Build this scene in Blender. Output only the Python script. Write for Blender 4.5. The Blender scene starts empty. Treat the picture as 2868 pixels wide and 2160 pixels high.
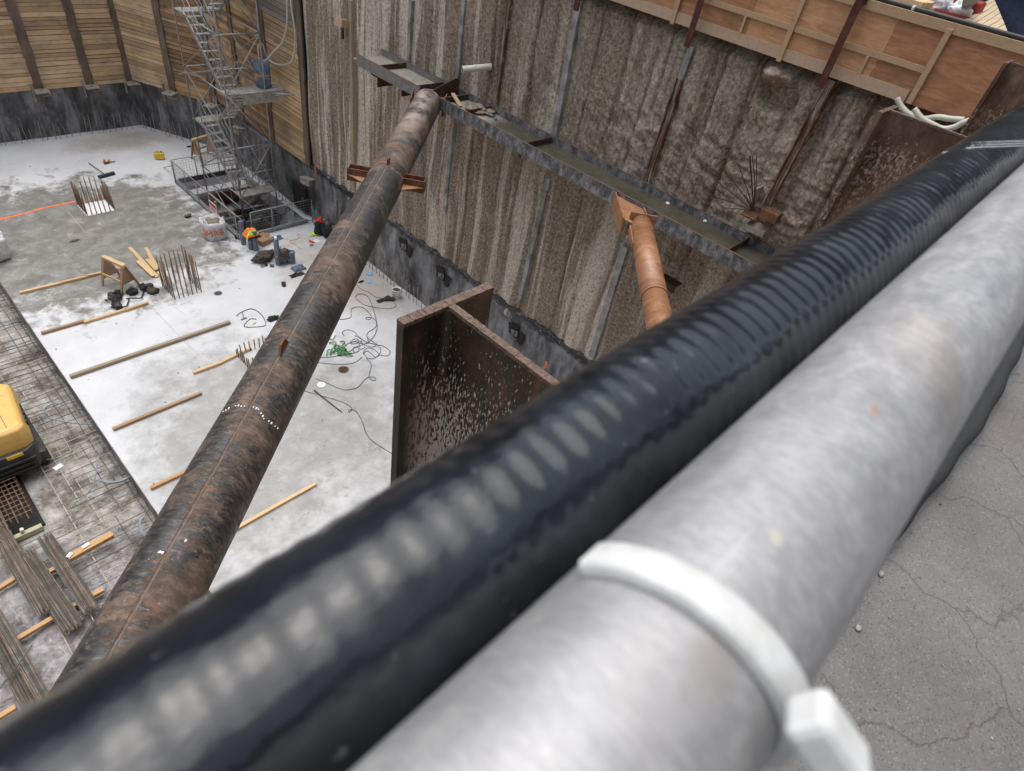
import bpy, bmesh, math, random
from mathutils import Vector, Matrix, noise
sc = bpy.context.scene
C = sc.collection
rnd = random.Random(7)
PI = math.pi

# ------------------------------------------------------------------ camera, world, sun, exposure
H = 13.5                                   # camera height above the pit slab (slab top is z = 0)
FPX = 1712.9
R = ((0.69599201, -0.70085165, 0.15621168),
     (-0.39291256, -0.55381189, -0.73410634),
     (0.60101152, 0.44955461, -0.66082206))
cam = bpy.data.cameras.new('camera')
cam.sensor_width = 36.0
cam.lens = 36.0 * FPX / 2868.0
cam.clip_start = 0.01
cam.clip_end = 3000
cam.dof.use_dof = True
cam.dof.focus_distance = 9.0
cam.dof.aperture_fstop = 15.0
camo = bpy.data.objects.new('camera', cam)
C.objects.link(camo)
rt, dn, fw = (Vector(r) for r in R)
up, bk = -dn, -fw
camo.matrix_world = Matrix(((rt.x, up.x, bk.x, 0), (rt.y, up.y, bk.y, 0), (rt.z, up.z, bk.z, H), (0, 0, 0, 1)))
sc.camera = camo

SUN_EL, SUN_AZ = math.radians(74), math.radians(10)
w = bpy.data.worlds.new('World')
sc.world = w
w.use_nodes = True
wn = w.node_tree.nodes
wl = w.node_tree.links
bg = wn['Background']
sky = wn.new('ShaderNodeTexSky')
sky.sky_type = 'NISHITA'
sky.sun_disc = False
sky.sun_elevation = SUN_EL
sky.sun_rotation = SUN_AZ
sky.air_density = 1.0
sky.dust_density = 4.0
hs = wn.new('ShaderNodeHueSaturation')
hs.inputs['Saturation'].default_value = 0.42
wl.new(sky.outputs[0], hs.inputs['Color'])
wl.new(hs.outputs[0], bg.inputs[0])
bg.inputs[1].default_value = 0.15
sl = bpy.data.lights.new('sun', 'SUN')
sl.energy = 1.4
sl.angle = math.radians(75)
sl.color = (1.0, 0.985, 0.965)
so = bpy.data.objects.new('sun', sl)
C.objects.link(so)
so.rotation_euler = Vector((math.sin(SUN_AZ) * math.cos(SUN_EL), math.cos(SUN_AZ) * math.cos(SUN_EL), math.sin(SUN_EL))).to_track_quat('Z', 'Y').to_euler()
sc.view_settings.view_transform = 'Standard'
sc.view_settings.look = 'None'
sc.view_settings.gamma = 1
sc.view_settings.exposure = 0.62
sc.cycles.use_denoising = True
sc.cycles.max_bounces = 6
sc.cycles.sample_clamp_indirect = 6

# ------------------------------------------------------------------ measuring helpers: photo pixel -> point in the place
def ray(px, py):
    d = rt * (px - 1434) + dn * (py - 1080) + fw * FPX
    return d.normalized()
def F(px, py, z=0.0):
    d = ray(px, py); t = (z - H) / d.z
    return Vector((d.x * t, d.y * t, z))
def WX(px, py, X):
    d = ray(px, py); t = X / d.x
    return Vector((X, d.y * t, H + d.z * t))
def WY(px, py, Y):
    d = ray(px, py); t = Y / d.y
    return Vector((d.x * t, Y, H + d.z * t))
def V(*a): return Vector(a)
def Zc(ox, oy, s, pts): return [(ox + x * s, oy + y * s) for x, y in pts]

# ------------------------------------------------------------------ mesh helpers
class MB:
    def __init__(s): s.v = []; s.f = []; s.t = []; s.sm = []
    def add(s, vs, fs, tone=0.5, smooth=False):
        o = len(s.v)
        s.v += [tuple(v) for v in vs]
        for f in fs:
            s.f.append([i + o for i in f]); s.t.append(tone); s.sm.append(smooth)
        return s
    def box(s, c, d, rz=0.0, tone=0.5, ry=0.0, rx=0.0):
        m = Matrix.Rotation(rz, 3, 'Z') @ Matrix.Rotation(ry, 3, 'Y') @ Matrix.Rotation(rx, 3, 'X')
        hx, hy, hz = d[0] / 2, d[1] / 2, d[2] / 2
        vs = [Vector(c) + m @ Vector((x * hx, y * hy, z * hz)) for x in (-1, 1) for y in (-1, 1) for z in (-1, 1)]
        return s.add(vs, [(0, 1, 3, 2), (4, 6, 7, 5), (0, 4, 5, 1), (2, 3, 7, 6), (0, 2, 6, 4), (1, 5, 7, 3)], tone)
    def bar(s, a, b, wd, hh=None, tone=0.5, upv=(0, 0, 1)):
        a, b = Vector(a), Vector(b); hh = hh or wd
        d = (b - a).normalized(); u = Vector(upv)
        if abs(d.dot(u)) > 0.97: u = Vector((1, 0, 0))
        x = d.cross(u).normalized(); y = x.cross(d).normalized()
        vs = []
        for p in (a, b):
            for sx, sy in ((-1, -1), (1, -1), (1, 1), (-1, 1)):
                vs.append(p + x * sx * wd / 2 + y * sy * hh / 2)
        return s.add(vs, [(3, 2, 1, 0), (4, 5, 6, 7), (0, 1, 5, 4), (1, 2, 6, 5), (2, 3, 7, 6), (3, 0, 4, 7)], tone)
    def tube(s, pts, r, n=8, tone=0.5, caps=True, rf=None):
        pts = [Vector(p) for p in pts]
        vs = []; fs = []
        u = None
        for i, p in enumerate(pts):
            d = (pts[min(i + 1, len(pts) - 1)] - pts[max(i - 1, 0)])
            if d.length < 1e-9: d = Vector((0, 0, 1))
            d.normalize()
            if u is None:
                u = d.orthogonal().normalized()
            else:
                u = (u - d * u.dot(d))
                u = u.normalized() if u.length > 1e-6 else d.orthogonal().normalized()
            v = d.cross(u)
            rr = rf(i / (len(pts) - 1)) * r if rf else r
            for k in range(n):
                a = 2 * PI * k / n
                vs.append(p + u * math.cos(a) * rr + v * math.sin(a) * rr)
        for i in range(len(pts) - 1):
            for k in range(n):
                k2 = (k + 1) % n
                fs.append((i * n + k, i * n + k2, (i + 1) * n + k2, (i + 1) * n + k))
        s.add(vs, fs, tone, n > 5)
        if caps:
            o = len(s.v) - len(vs)
            s.f.append([o + k for k in range(n)][::-1]); s.t.append(tone); s.sm.append(False)
            o2 = o + (len(pts) - 1) * n
            s.f.append([o2 + k for k in range(n)]); s.t.append(tone); s.sm.append(False)
        return s
    def prism(s, poly, z0, z1, tone=0.5):
        n = len(poly)
        area = sum(poly[i][0] * poly[(i + 1) % n][1] - poly[(i + 1) % n][0] * poly[i][1] for i in range(n))
        if area < 0: poly = poly[::-1]
        vs = [(p[0], p[1], z0) for p in poly] + [(p[0], p[1], z1) for p in poly]
        fs = [tuple(range(n))[::-1], tuple(range(n, 2 * n))] + [(i, (i + 1) % n, n + (i + 1) % n, n + i) for i in range(n)]
        return s.add(vs, fs, tone)
    def plate(s, quad, th, tone=0.5):
        q = [Vector(p) for p in quad]
        nrm = (q[1] - q[0]).cross(q[2] - q[0]).normalized() * th / 2
        n = len(q)
        vs = [p + nrm for p in q] + [p - nrm for p in q]
        fs = [tuple(range(n)), tuple(range(n, 2 * n))[::-1]] + [(i, n + i, n + (i + 1) % n, (i + 1) % n) for i in range(n)]
        return s.add(vs, fs, tone)
    def lump(s, c, size, seed=0, amp=0.35, sub=3, fl=0.0, tone=0.5, freq=1.6, smooth=True):
        bm = bmesh.new(); bmesh.ops.create_icosphere(bm, subdivisions=sub, radius=1)
        vs = []
        for v in bm.verts:
            p = v.co.copy()
            k = 1 + amp * noise.noise(p * freq + Vector((seed * 7.3, seed * 1.7, 3))) + amp * .6 * noise.noise(p * freq * 2.6 + Vector((seed, 0, 9))) + amp * .3 * noise.noise(p * freq * 6 + Vector((seed, 4, 9)))
            q = Vector((p.x * size[0], p.y * size[1], p.z * size[2])) * k + Vector(c)
            q.z = max(q.z, fl)
            vs.append(q)
        fs = [[v.index for v in f.verts] for f in bm.faces]
        bm.free()
        return s.add(vs, fs, tone, smooth)
    def lathe(s, prof, c, n=20, tone=0.5, smooth=True):
        vs = []; fs = []
        for r, z in prof:
            for k in range(n):
                a = 2 * PI * k / n
                vs.append((c[0] + r * math.cos(a), c[1] + r * math.sin(a), c[2] + z))
        for i in range(len(prof) - 1):
            for k in range(n):
                k2 = (k + 1) % n
                fs.append((i * n + k, i * n + k2, (i + 1) * n + k2, (i + 1) * n + k))
        return s.add(vs, fs, tone, smooth)

def smooth_path(pts, k=6):
    pts = [Vector(p) for p in pts]
    out = []
    for i in range(len(pts) - 1):
        p0 = pts[max(i - 1, 0)]; p1 = pts[i]; p2 = pts[i + 1]; p3 = pts[min(i + 2, len(pts) - 1)]
        for j in range(k):
            t = j / k
            out.append(0.5 * ((2 * p1) + (p2 - p0) * t + (2 * p0 - 5 * p1 + 4 * p2 - p3) * t * t + (-p0 + 3 * p1 - 3 * p2 + p3) * t ** 3))
    out.append(pts[-1])
    return out

def obj(name, mb, m, parent=None, label=None, cat=None, group=None, kind=None, bevel=0.0):
    me = bpy.data.meshes.new(name)
    off = parent['_o'] if (parent is not None and '_o' in parent) else (0, 0, 0)
    me.from_pydata([(v[0] - off[0], v[1] - off[1], v[2] - off[2]) for v in mb.v], [], mb.f)
    a = me.attributes.new('tone', 'FLOAT', 'FACE')
    a.data.foreach_set('value', mb.t)
    me.polygons.foreach_set('use_smooth', mb.sm)
    me.materials.append(m)
    me.update()
    o = bpy.data.objects.new(name, me)
    C.objects.link(o)
    if parent is not None:
        o.parent = parent
        o['_o'] = off
    if label: o['label'] = label
    if cat: o['category'] = cat
    if group: o['group'] = group
    if kind: o['kind'] = kind
    if bevel:
        b = o.modifiers.new('bevel', 'BEVEL'); b.width = bevel; b.segments = 2; b.limit_method = 'ANGLE'
    return o
def thing(name, label, cat, loc=(0, 0, 0), group=None):
    o = bpy.data.objects.new(name, None)
    C.objects.link(o)
    o.empty_display_size = 0.1
    o.location = loc
    o['_o'] = tuple(loc)
    o['label'] = label; o['category'] = cat
    if group: o['group'] = group
    return o
def copy_tree(o, loc=None, rz=None, parent=None, label=None):
    c = o.copy(); C.objects.link(c)
    if parent is not None: c.parent = parent
    if loc is not None: c.location = loc
    if rz is not None: c.rotation_euler = (0, 0, rz)
    if label: c['label'] = label
    for ch in list(o.children):
        copy_tree(ch, parent=c)
    return c

# ------------------------------------------------------------------ material helpers
class NB:
    def __init__(s, name):
        s.m = bpy.data.materials.new(name); s.m.use_nodes = True
        s.n = s.m.node_tree.nodes; s.l = s.m.node_tree.links
        s.b = s.n['Principled BSDF']
        s.tc = s.n.new('ShaderNodeTexCoord')
    def vec(s, scale=(1, 1, 1), world=False, loc=(0, 0, 0), rot=(0, 0, 0)):
        mp = s.n.new('ShaderNodeMapping')
        mp.inputs['Scale'].default_value = scale; mp.inputs['Location'].default_value = loc; mp.inputs['Rotation'].default_value = rot
        if world:
            g = s.n.new('ShaderNodeNewGeometry'); s.l.new(g.outputs['Position'], mp.inputs[0])
        else:
            s.l.new(s.tc.outputs['Object'], mp.inputs[0])
        return mp.outputs[0]
    def noise(s, vec, scale=1.0, detail=5, rough=0.55, dist=0.0):
        t = s.n.new('ShaderNodeTexNoise'); t.inputs['Scale'].default_value = scale
        t.inputs['Detail'].default_value = detail; t.inputs['Roughness'].default_value = rough; t.inputs['Distortion'].default_value = dist
        s.l.new(vec, t.inputs['Vector']); return t.outputs['Fac']
    def voro(s, vec, scale=1.0, feature='F1', out='Distance', rand=1.0):
        t = s.n.new('ShaderNodeTexVoronoi'); t.feature = feature; t.inputs['Scale'].default_value = scale
        t.inputs['Randomness'].default_value = rand
        s.l.new(vec, t.inputs['Vector']); return t.outputs[out]
    def ramp(s, fac, stops, interp='LINEAR'):
        r = s.n.new('ShaderNodeValToRGB'); e = r.color_ramp.elements; r.color_ramp.interpolation = interp
        while len(e) < len(stops): e.new(0.5)
        for k, (p, c) in enumerate(stops):
            e[k].position = p
            if not isinstance(c, (tuple, list)): c = (c, c, c)
            e[k].color = (*c, 1) if len(c) == 3 else c
        s.l.new(fac, r.inputs[0]); return r.outputs[0]
    def mix(s, fac, a, b, mode='MIX'):
        x = s.n.new('ShaderNodeMix'); x.data_type = 'RGBA'; x.blend_type = mode
        for idx, v in ((0, fac), (6, a), (7, b)):
            if isinstance(v, (int, float)) and idx == 0: x.inputs[0].default_value = v
            elif isinstance(v, (tuple, list)): x.inputs[idx].default_value = (*v, 1) if len(v) == 3 else v
            elif isinstance(v, (int, float)): x.inputs[idx].default_value = (v, v, v, 1)
            else: s.l.new(v, x.inputs[idx])
        return x.outputs[2]
    def math(s, op, a, b=0.0, c=None, clamp=False):
        x = s.n.new('ShaderNodeMath'); x.operation = op; x.use_clamp = clamp
        for i, v in enumerate((a, b, c)):
            if v is None: continue
            if isinstance(v, (int, float)): x.inputs[i].default_value = v
            else: s.l.new(v, x.inputs[i])
        return x.outputs[0]
    def attr(s, name='tone'):
        a = s.n.new('ShaderNodeAttribute'); a.attribute_name = name; return a.outputs['Fac']
    def sep(s, vec):
        x = s.n.new('ShaderNodeSeparateXYZ'); s.l.new(vec, x.inputs[0]); return x.outputs
    def comb(s, x, y, z):
        c = s.n.new('ShaderNodeCombineXYZ')
        for i, v in enumerate((x, y, z)):
            if isinstance(v, (int, float)): c.inputs[i].default_value = v
            else: s.l.new(v, c.inputs[i])
        return c.outputs[0]
    def bump(s, h, strength=0.3, dist=0.02):
        b = s.n.new('ShaderNodeBump'); b.inputs['Strength'].default_value = strength; b.inputs['Distance'].default_value = dist
        s.l.new(h, b.inputs['Height'])
        s.l.new(b.outputs[0], s.b.inputs['Normal'])
        return s
    def out(s, col, rough=0.7, metal=0.0, spec=None):
        for k, v in (('Base Color', col), ('Roughness', rough), ('Metallic', metal)):
            if isinstance(v, (int, float)): s.b.inputs[k].default_value = v
            elif isinstance(v, (tuple, list)): s.b.inputs[k].default_value = (*v, 1)
            else: s.l.new(v, s.b.inputs[k])
        if spec is not None: s.b.inputs['Specular IOR Level'].default_value = spec
        return s.m

M = {}
def plain(name, col, rough=0.7, metal=0.0, var=0.25, sc_=6.0, bump=0.15, dist=0.01, spec=None):
    n = NB(name)
    f = n.noise(n.vec(), sc_, 6, 0.6)
    a = tuple(c * (1 - var) for c in col); b = tuple(min(1, c * (1 + var)) for c in col)
    c = n.ramp(f, [(0.3, a), (0.7, b)])
    n.bump(n.noise(n.vec(), sc_ * 4, 4), bump, dist)
    M[name] = n.out(c, rough, metal, spec)
    return M[name]

def gauss_mask(n, P, cx, cy, rx, ry, rot=0.0, soft=0.45, warp=None):
    """soft ellipse in world x,y -> 0..1 (1 inside)"""
    c, s_ = math.cos(rot), math.sin(rot)
    dx = n.math('SUBTRACT', P[0], cx); dy = n.math('SUBTRACT', P[1], cy)
    u = n.math('DIVIDE', n.math('ADD', n.math('MULTIPLY', dx, c), n.math('MULTIPLY', dy, s_)), rx)
    v = n.math('DIVIDE', n.math('SUBTRACT', n.math('MULTIPLY', dy, c), n.math('MULTIPLY', dx, s_)), ry)
    d = n.math('SQRT', n.math('ADD', n.math('MULTIPLY', u, u), n.math('MULTIPLY', v, v)))
    if warp is not None: d = n.math('ADD', d, warp)
    return n.math('DIVIDE', n.math('SUBTRACT', 1 + soft / 2, d), soft, clamp=True)

def tube_xy(px, py):
    d = ray(px, py); TYc, TZc, r_ = .004, H - .117, .0241
    oy, oz = -TYc, H - TZc
    A_, B_, C_ = d.y ** 2 + d.z ** 2, 2 * (d.y * oy + d.z * oz), oy * oy + oz * oz - r_ * r_
    t_ = (-B_ - math.sqrt(max(0, B_ * B_ - 4 * A_ * C_))) / (2 * A_)
    return d.x * t_, d.y * t_
GALV_SPOTS = []
for (px, py, sx, sy, col, st) in ((2590, 960, .022, .010, (0.44, 0.37, 0.33), .32), (2660, 1060, .020, .006, (0.22, 0.20, 0.18), .5), (2452, 1150, .0022, .0012, (0.38, 0.24, 0.15), .75),
                                  (2175, 1508, .0018, .0012, (0.52, 0.49, 0.38), .6), (1830, 1950, .012, .005, (0.34, 0.31, 0.29), .2), (2010, 1820, .010, .004, (0.30, 0.24, 0.20), .35)):
    x_, y_ = tube_xy(px, py); GALV_SPOTS.append((x_, y_, sx, sy, col, st))

def make_materials():
    # pit slab: pale dusty concrete with darker damp, trodden patches
    n = NB('slab_concrete')
    wv = n.vec(world=True)
    P = n.sep(wv)
    wp = n.math('MULTIPLY', n.math('SUBTRACT', n.noise(wv, 0.9, 6, 0.62, 0.3), 0.5), 1.5)
    wp2 = n.math('MULTIPLY', n.math('SUBTRACT', n.noise(wv, 2.6, 7, 0.7), 0.5), 1.3)
    wpp = n.math('ADD', wp, wp2)
    m1 = gauss_mask(n, P, 4.4, 24.6, 5.4, 4.7, -0.35, 0.3, wpp)
    m2 = gauss_mask(n, P, 4.3, 12.0, 2.4, 4.4, -0.30, 0.7, wpp)
    m3 = gauss_mask(n, P, 6.6, 11.6, 2.6, 3.4, 0.3, 0.9, wpp)
    m4 = gauss_mask(n, P, 11.4, 17.3, 1.5, 2.6, 0.2, 0.9, wpp)
    m5 = gauss_mask(n, P, 9.2, 32.4, 2.0, 1.0, 0.0, 0.9, wpp)
    dk = n.math('MAXIMUM', m1, n.math('MULTIPLY', n.math('MAXIMUM', m2, m3), 0.66))
    f = n.noise(wv, 0.5, 8, 0.65)
    base = n.ramp(f, [(0.3, (0.50, 0.515, 0.535)), (0.7, (0.64, 0.655, 0.67))])
    wet = n.ramp(n.noise(wv, 1.8, 8, 0.7, 0.4), [(0.28, (0.125, 0.12, 0.108)), (0.5, (0.205, 0.20, 0.185)), (0.7, (0.33, 0.325, 0.31))])
    c = n.mix(dk, base, wet)
    warm = n.math('MAXIMUM', m4, m5)
    c = n.mix(n.math('MULTIPLY', warm, 0.7), c, (0.34, 0.29, 0.245))
    # footprints
    vw = n.n.new('ShaderNodeTexNoise'); vw.inputs['Scale'].default_value = 3.0; n.l.new(wv, vw.inputs['Vector'])
    va = n.n.new('ShaderNodeVectorMath'); va.operation = 'MULTIPLY_ADD'; va.inputs[1].default_value = (.5, .5, 0); n.l.new(vw.outputs['Color'], va.inputs[0]); n.l.new(n.vec((1, 1.25, 1), world=True, rot=(0, 0, .5)), va.inputs[2])
    vo = n.voro(va.outputs[0], 5.2, 'F1')
    fp = n.ramp(vo, [(0.20, 1.0), (0.32, 0.0)])
    fpm = n.math('MULTIPLY', fp, n.ramp(n.noise(n.vec(world=True, loc=(3, 1, 0)), 1.1, 3), [(0.50, 0.0), (0.60, 1.0)]))
    reg = n.math('MAXIMUM', gauss_mask(n, P, 6.0, 10.6, 3.6, 3.6, 0.3, 0.7), gauss_mask(n, P, 3.8, 12.4, 1.8, 2.8, 0.3, 0.7))
    c = n.mix(n.math('MULTIPLY', n.math('MULTIPLY', fpm, reg), 0.38), c, (0.19, 0.175, 0.155))
    sp = n.ramp(n.noise(wv, 22, 3, 0.5), [(0.60, 0.0), (0.70, 1.0)])
    c = n.mix(n.math('MULTIPLY', sp, 0.22), c, (0.2, 0.2, 0.2))
    lt = n.ramp(n.noise(n.vec(world=True, loc=(3, 9, 0)), 2.4, 8, 0.75, 0.6), [(0.56, 0.0), (0.66, 1.0)])
    c = n.mix(n.math('MULTIPLY', lt, 0.35), c, (0.62, 0.63, 0.64))
    n.bump(n.noise(wv, 9, 6, 0.65), 0.25, 0.02)
    M['slab'] = n.out(c, n.ramp(dk, [(0, 0.85), (1, 0.6)]), 0)
    # mud and wet plastic below the slab edge
    n = NB('mud_plastic')
    wv = n.vec(world=True); P = n.sep(wv)
    f = n.noise(wv, 1.3, 12, 0.74, 0.1)
    c = n.ramp(f, [(0.36, (0.065, 0.055, 0.048)), (0.44, (0.165, 0.145, 0.125)), (0.50, (0.30, 0.28, 0.255)), (0.62, (0.50, 0.49, 0.475))])
    pl = gauss_mask(n, P, -0.6, 9.2, 1.9, 2.9, 0.1, 0.5, n.math('MULTIPLY', n.math('SUBTRACT', n.noise(wv, 1.1, 5), 0.5), 1.2))
    c = n.mix(n.math('MULTIPLY', pl, 0.8), c, n.ramp(n.noise(wv, 3.2, 6, 0.7, 1.0), [(0.38, (0.10, 0.085, 0.09)), (0.62, (0.36, 0.355, 0.38))]))
    rg = n.ramp(pl, [(0, 0.62), (1, 0.10)])
    hgt = n.noise(n.vec((1.0, 0.55, 1), world=True, rot=(0, 0, 0.6)), 7.0, 6, 0.62, 1.4)
    n.bump(hgt, 0.8, 0.07)
    M['mud'] = n.out(c, rg, 0)
    # street concrete, exposed sand and stones, hairline cracks
    n = NB('street_concrete')
    wv = n.vec(world=True)
    f = n.noise(wv, 2.2, 7, 0.7)
    c = n.ramp(f, [(0.3, (0.105, 0.102, 0.098)), (0.7, (0.165, 0.16, 0.155))])
    g1 = n.voro(wv, 190, 'F1')
    cc = n.n.new('ShaderNodeTexVoronoi'); cc.inputs['Scale'].default_value = 190; n.l.new(wv, cc.inputs['Vector'])
    tone = n.ramp(n.sep(cc.outputs['Color'])[0], [(0.05, 0.25), (0.35, 0.85), (0.7, 1.1), (0.97, 1.9)])
    c = n.mix(n.ramp(g1, [(0.25, 0.75), (0.5, 0.0)]), c, n.mix(1.0, c, tone, 'MULTIPLY'))
    wrp = n.n.new('ShaderNodeVectorMath'); wrp.operation = 'ADD'
    nz = n.n.new('ShaderNodeTexNoise'); nz.inputs['Scale'].default_value = 5; nz.inputs['Detail'].default_value = 6
    n.l.new(wv, nz.inputs['Vector'])
    sc2 = n.n.new('ShaderNodeVectorMath'); sc2.operation = 'SCALE'; sc2.inputs['Scale'].default_value = 0.28
    n.l.new(nz.outputs['Color'], sc2.inputs[0]); n.l.new(wv, wrp.inputs[0]); n.l.new(sc2.outputs[0], wrp.inputs[1])
    cr = n.voro(wrp.outputs[0], 2.3, 'DISTANCE_TO_EDGE')
    crm = n.ramp(cr, [(0.0, 1.0), (0.010, 0.0)])
    c = n.mix(n.math('MULTIPLY', crm, 0.7), c, (0.075, 0.065, 0.055))
    st = n.ramp(n.noise(n.vec(world=True, loc=(5, 2, 0)), 1.6, 5), [(0.55, 0.0), (0.75, 1.0)])
    c = n.mix(n.math('MULTIPLY', st, 0.35), c, (0.13, 0.10, 0.075))
    n.bump(n.math('SUBTRACT', n.math('MULTIPLY', g1, -0.7), crm), 0.5, 0.004)
    M['street'] = n.out(c, 0.85)
    # rough drilled wall of soil and cement
    n = NB('rough_wall')
    wv = n.vec(world=True); P = n.sep(wv)
    st = n.noise(n.vec((1, 1.35, 0.085), world=True), 1.0, 6, 0.6, 0.25)
    st2 = n.noise(n.vec((1, 6.5, 0.22), world=True, loc=(0, 2, 0)), 1.0, 6, 0.7)
    fine = n.noise(n.vec((1, 1, 0.9), world=True), 15, 9, 0.78)
    warp = n.math('MULTIPLY', n.math('SUBTRACT', n.noise(wv, 0.5, 4), 0.5), 9)
    leftness = n.math('DIVIDE', n.math('SUBTRACT', n.math('ADD', P[1], warp), 7.0), 8.0, clamp=True)
    low = n.math('DIVIDE', n.math('SUBTRACT', n.math('ADD', 8.3, n.math('MULTIPLY', warp, 0.2)), P[2]), 3.0, clamp=True)
    pale = n.math('MAXIMUM', n.math('MAXIMUM', leftness, 0.3), n.math('MULTIPLY', low, 0.9))
    brown = n.ramp(fine, [(0.36, (0.080, 0.066, 0.054)), (0.46, (0.225, 0.195, 0.165)), (0.54, (0.32, 0.285, 0.245)), (0.64, (0.54, 0.50, 0.45))])
    grey = n.ramp(fine, [(0.36, (0.24, 0.22, 0.20)), (0.46, (0.54, 0.52, 0.49)), (0.54, (0.70, 0.685, 0.66)), (0.64, (0.90, 0.89, 0.87))])
    s1 = n.math('ADD', n.math('MULTIPLY', st, 0.72), n.math('MULTIPLY', st2, 0.30))
    stripe = n.ramp(s1, [(0.495, 0.0), (0.55, 1.0)])
    c = n.mix(n.math('MULTIPLY', stripe, pale), brown, grey)
    dkst = n.ramp(n.noise(n.vec((1, 2.3, 0.16), world=True, loc=(0, 11, 3)), 1.0, 6, 0.65), [(0.52, 0.0), (0.66, 1.0)])
    c = n.mix(n.math('MULTIPLY', dkst, 0.6), c, n.mix(1.0, c, (0.36, 0.30, 0.24), 'MULTIPLY'))
    pat = n.ramp(n.noise(n.vec((1, 0.9, 0.8), world=True, loc=(0, 7, 3)), 0.9, 5, 0.6), [(0.58, 0.0), (0.74, 1.0)])
    c = n.mix(n.math('MULTIPLY', pat, 0.5), c, n.ramp(fine, [(0.35, (0.30, 0.275, 0.25)), (0.65, (0.62, 0.60, 0.565))]))
    c = n.mix(1.0, c, (0.90, 0.83, 0.75), 'MULTIPLY')
    n.bump(n.math('ADD', fine, n.math('MULTIPLY', n.noise(wv, 42, 5, 0.7), 0.6)), 0.6, 0.05)
    M['rough'] = n.out(c, 0.9)
    # lower wall: dark waterproof membrane under sprayed concrete with pale runs
    n = NB('membrane_wall')
    wv = n.vec(world=True); P = n.sep(wv)
    f = n.noise(n.vec((1, 1, 0.45), world=True), 1.5, 9, 0.72, 0.1)
    c = n.ramp(f, [(0.34, (0.022, 0.023, 0.025)), (0.47, (0.085, 0.088, 0.094)), (0.62, (0.25, 0.255, 0.265))])
    run = n.ramp(n.noise(n.vec((2.2, 2.2, 0.22), world=True), 1.6, 5, 0.6), [(0.52, 0.0), (0.72, 1.0)])
    c = n.mix(n.math('MULTIPLY', run, 0.6), c, (0.33, 0.34, 0.355))
    topm = n.math('DIVIDE', n.math('SUBTRACT', n.math('ADD', P[2], n.math('MULTIPLY', n.noise(wv, 2.5, 4), 0.5)), 2.42), 0.10, clamp=True)
    c = n.mix(topm, c, n.ramp(n.noise(wv, 7, 6, 0.7, 0.8), [(0.46, (0.012, 0.013, 0.015)), (0.60, (0.08, 0.082, 0.088)), (0.68, (0.34, 0.34, 0.35))]))
    n.bump(n.noise(wv, 5, 6, 0.6, 1.0), 0.5, 0.03)
    M['membrane'] = n.out(c, n.ramp(n.noise(wv, 4, 3), [(0.35, 0.34), (0.7, 0.7)]), 0)
    # lagging timber: one tone per board
    for nm, a, b, c3, stain in (('lagging', (0.34, 0.235, 0.14), (0.62, 0.435, 0.255), (0.80, 0.60, 0.38), 0.42),
                                ('lagging_stained', (0.15, 0.08, 0.038), (0.40, 0.235, 0.115), (0.62, 0.41, 0.22), 0.92),
                                ('lagging_grey', (0.15, 0.14, 0.13), (0.23, 0.21, 0.19), (0.31, 0.285, 0.25), 0.4)):
        n = NB(nm)
        wv = n.vec(world=True)
        g = n.noise(n.vec((1.3, 1.3, 14), world=True), 1.9, 8, 0.75, 0.6)
        t = n.math('ADD', n.math('MULTIPLY', n.attr(), 0.5), n.math('MULTIPLY', g, 0.5))
        c = n.ramp(t, [(0.15, a), (0.48, b), (0.8, c3)])
        stn = n.ramp(n.noise(n.vec((1, 1, 1.6), world=True, loc=(2, 1, 0)), 1.15, 7, 0.7, 0.3), [(0.52, 0.0), (0.70, 1.0)])
        c = n.mix(n.math('MULTIPLY', stn, stain), c, (0.075, 0.062, 0.05))
        gr = n.ramp(n.noise(n.vec((1, 1, 2), world=True, loc=(9, 4, 1)), 0.8, 5, 0.6), [(0.45, 0.0), (0.65, 1.0)])
        c = n.mix(n.math('MULTIPLY', gr, 0.45), c, (0.20, 0.175, 0.15))
        kn = n.ramp(n.voro(n.vec((1, 1, 2.2), world=True), 2.1), [(0.02, 1.0), (0.05, 0.0)])
        c = n.mix(n.math('MULTIPLY', kn, 0.6), c, (0.07, 0.045, 0.03))
        n.bump(g, 0.5, 0.012)
        M[nm] = n.out(c, 0.85)
    # sawn timber
    for nm, a, b in (('timber', (0.50, 0.34, 0.175), (0.66, 0.48, 0.28)), ('timber_old', (0.26, 0.205, 0.145), (0.38, 0.31, 0.225)), ('timber_brown', (0.27, 0.165, 0.095), (0.40, 0.265, 0.16)),
                     ('timber_wet', (0.40, 0.23, 0.10), (0.58, 0.37, 0.18)), ('stud_timber', (0.33, 0.225, 0.13), (0.47, 0.335, 0.205)), ('bottom_board', (0.36, 0.25, 0.175), (0.48, 0.355, 0.255))):
        n = NB(nm)
        g = n.noise(n.vec((1.2, 9, 9)), 1.7, 6, 0.65, 0.6)
        c = n.ramp(n.math('ADD', n.math('MULTIPLY', g, 0.7), n.math('MULTIPLY', n.attr(), 0.3)), [(0.3, a), (0.7, b)])
        kn = n.ramp(n.voro(n.vec((1.0, 1.0, 1.0)), 2.6), [(0.03, 1.0), (0.07, 0.0)])
        c = n.mix(n.math('MULTIPLY', kn, 0.6), c, tuple(x * 0.35 for x in a))
        n.bump(g, 0.25, 0.004)
        M[nm] = n.out(c, 0.75)
    # plywood of the hoarding
    n = NB('plywood')
    wv = n.vec(world=True)
    g = n.noise(n.vec((1, 0.8, 4.5), world=True), 2.2, 6, 0.65, 1.6)
    c = n.ramp(n.math('ADD', n.math('MULTIPLY', g, 0.75), n.math('MULTIPLY', n.attr(), 0.25)), [(0.3, (0.29, 0.135, 0.068)), (0.5, (0.44, 0.225, 0.115)), (0.7, (0.58, 0.34, 0.18))])
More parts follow.
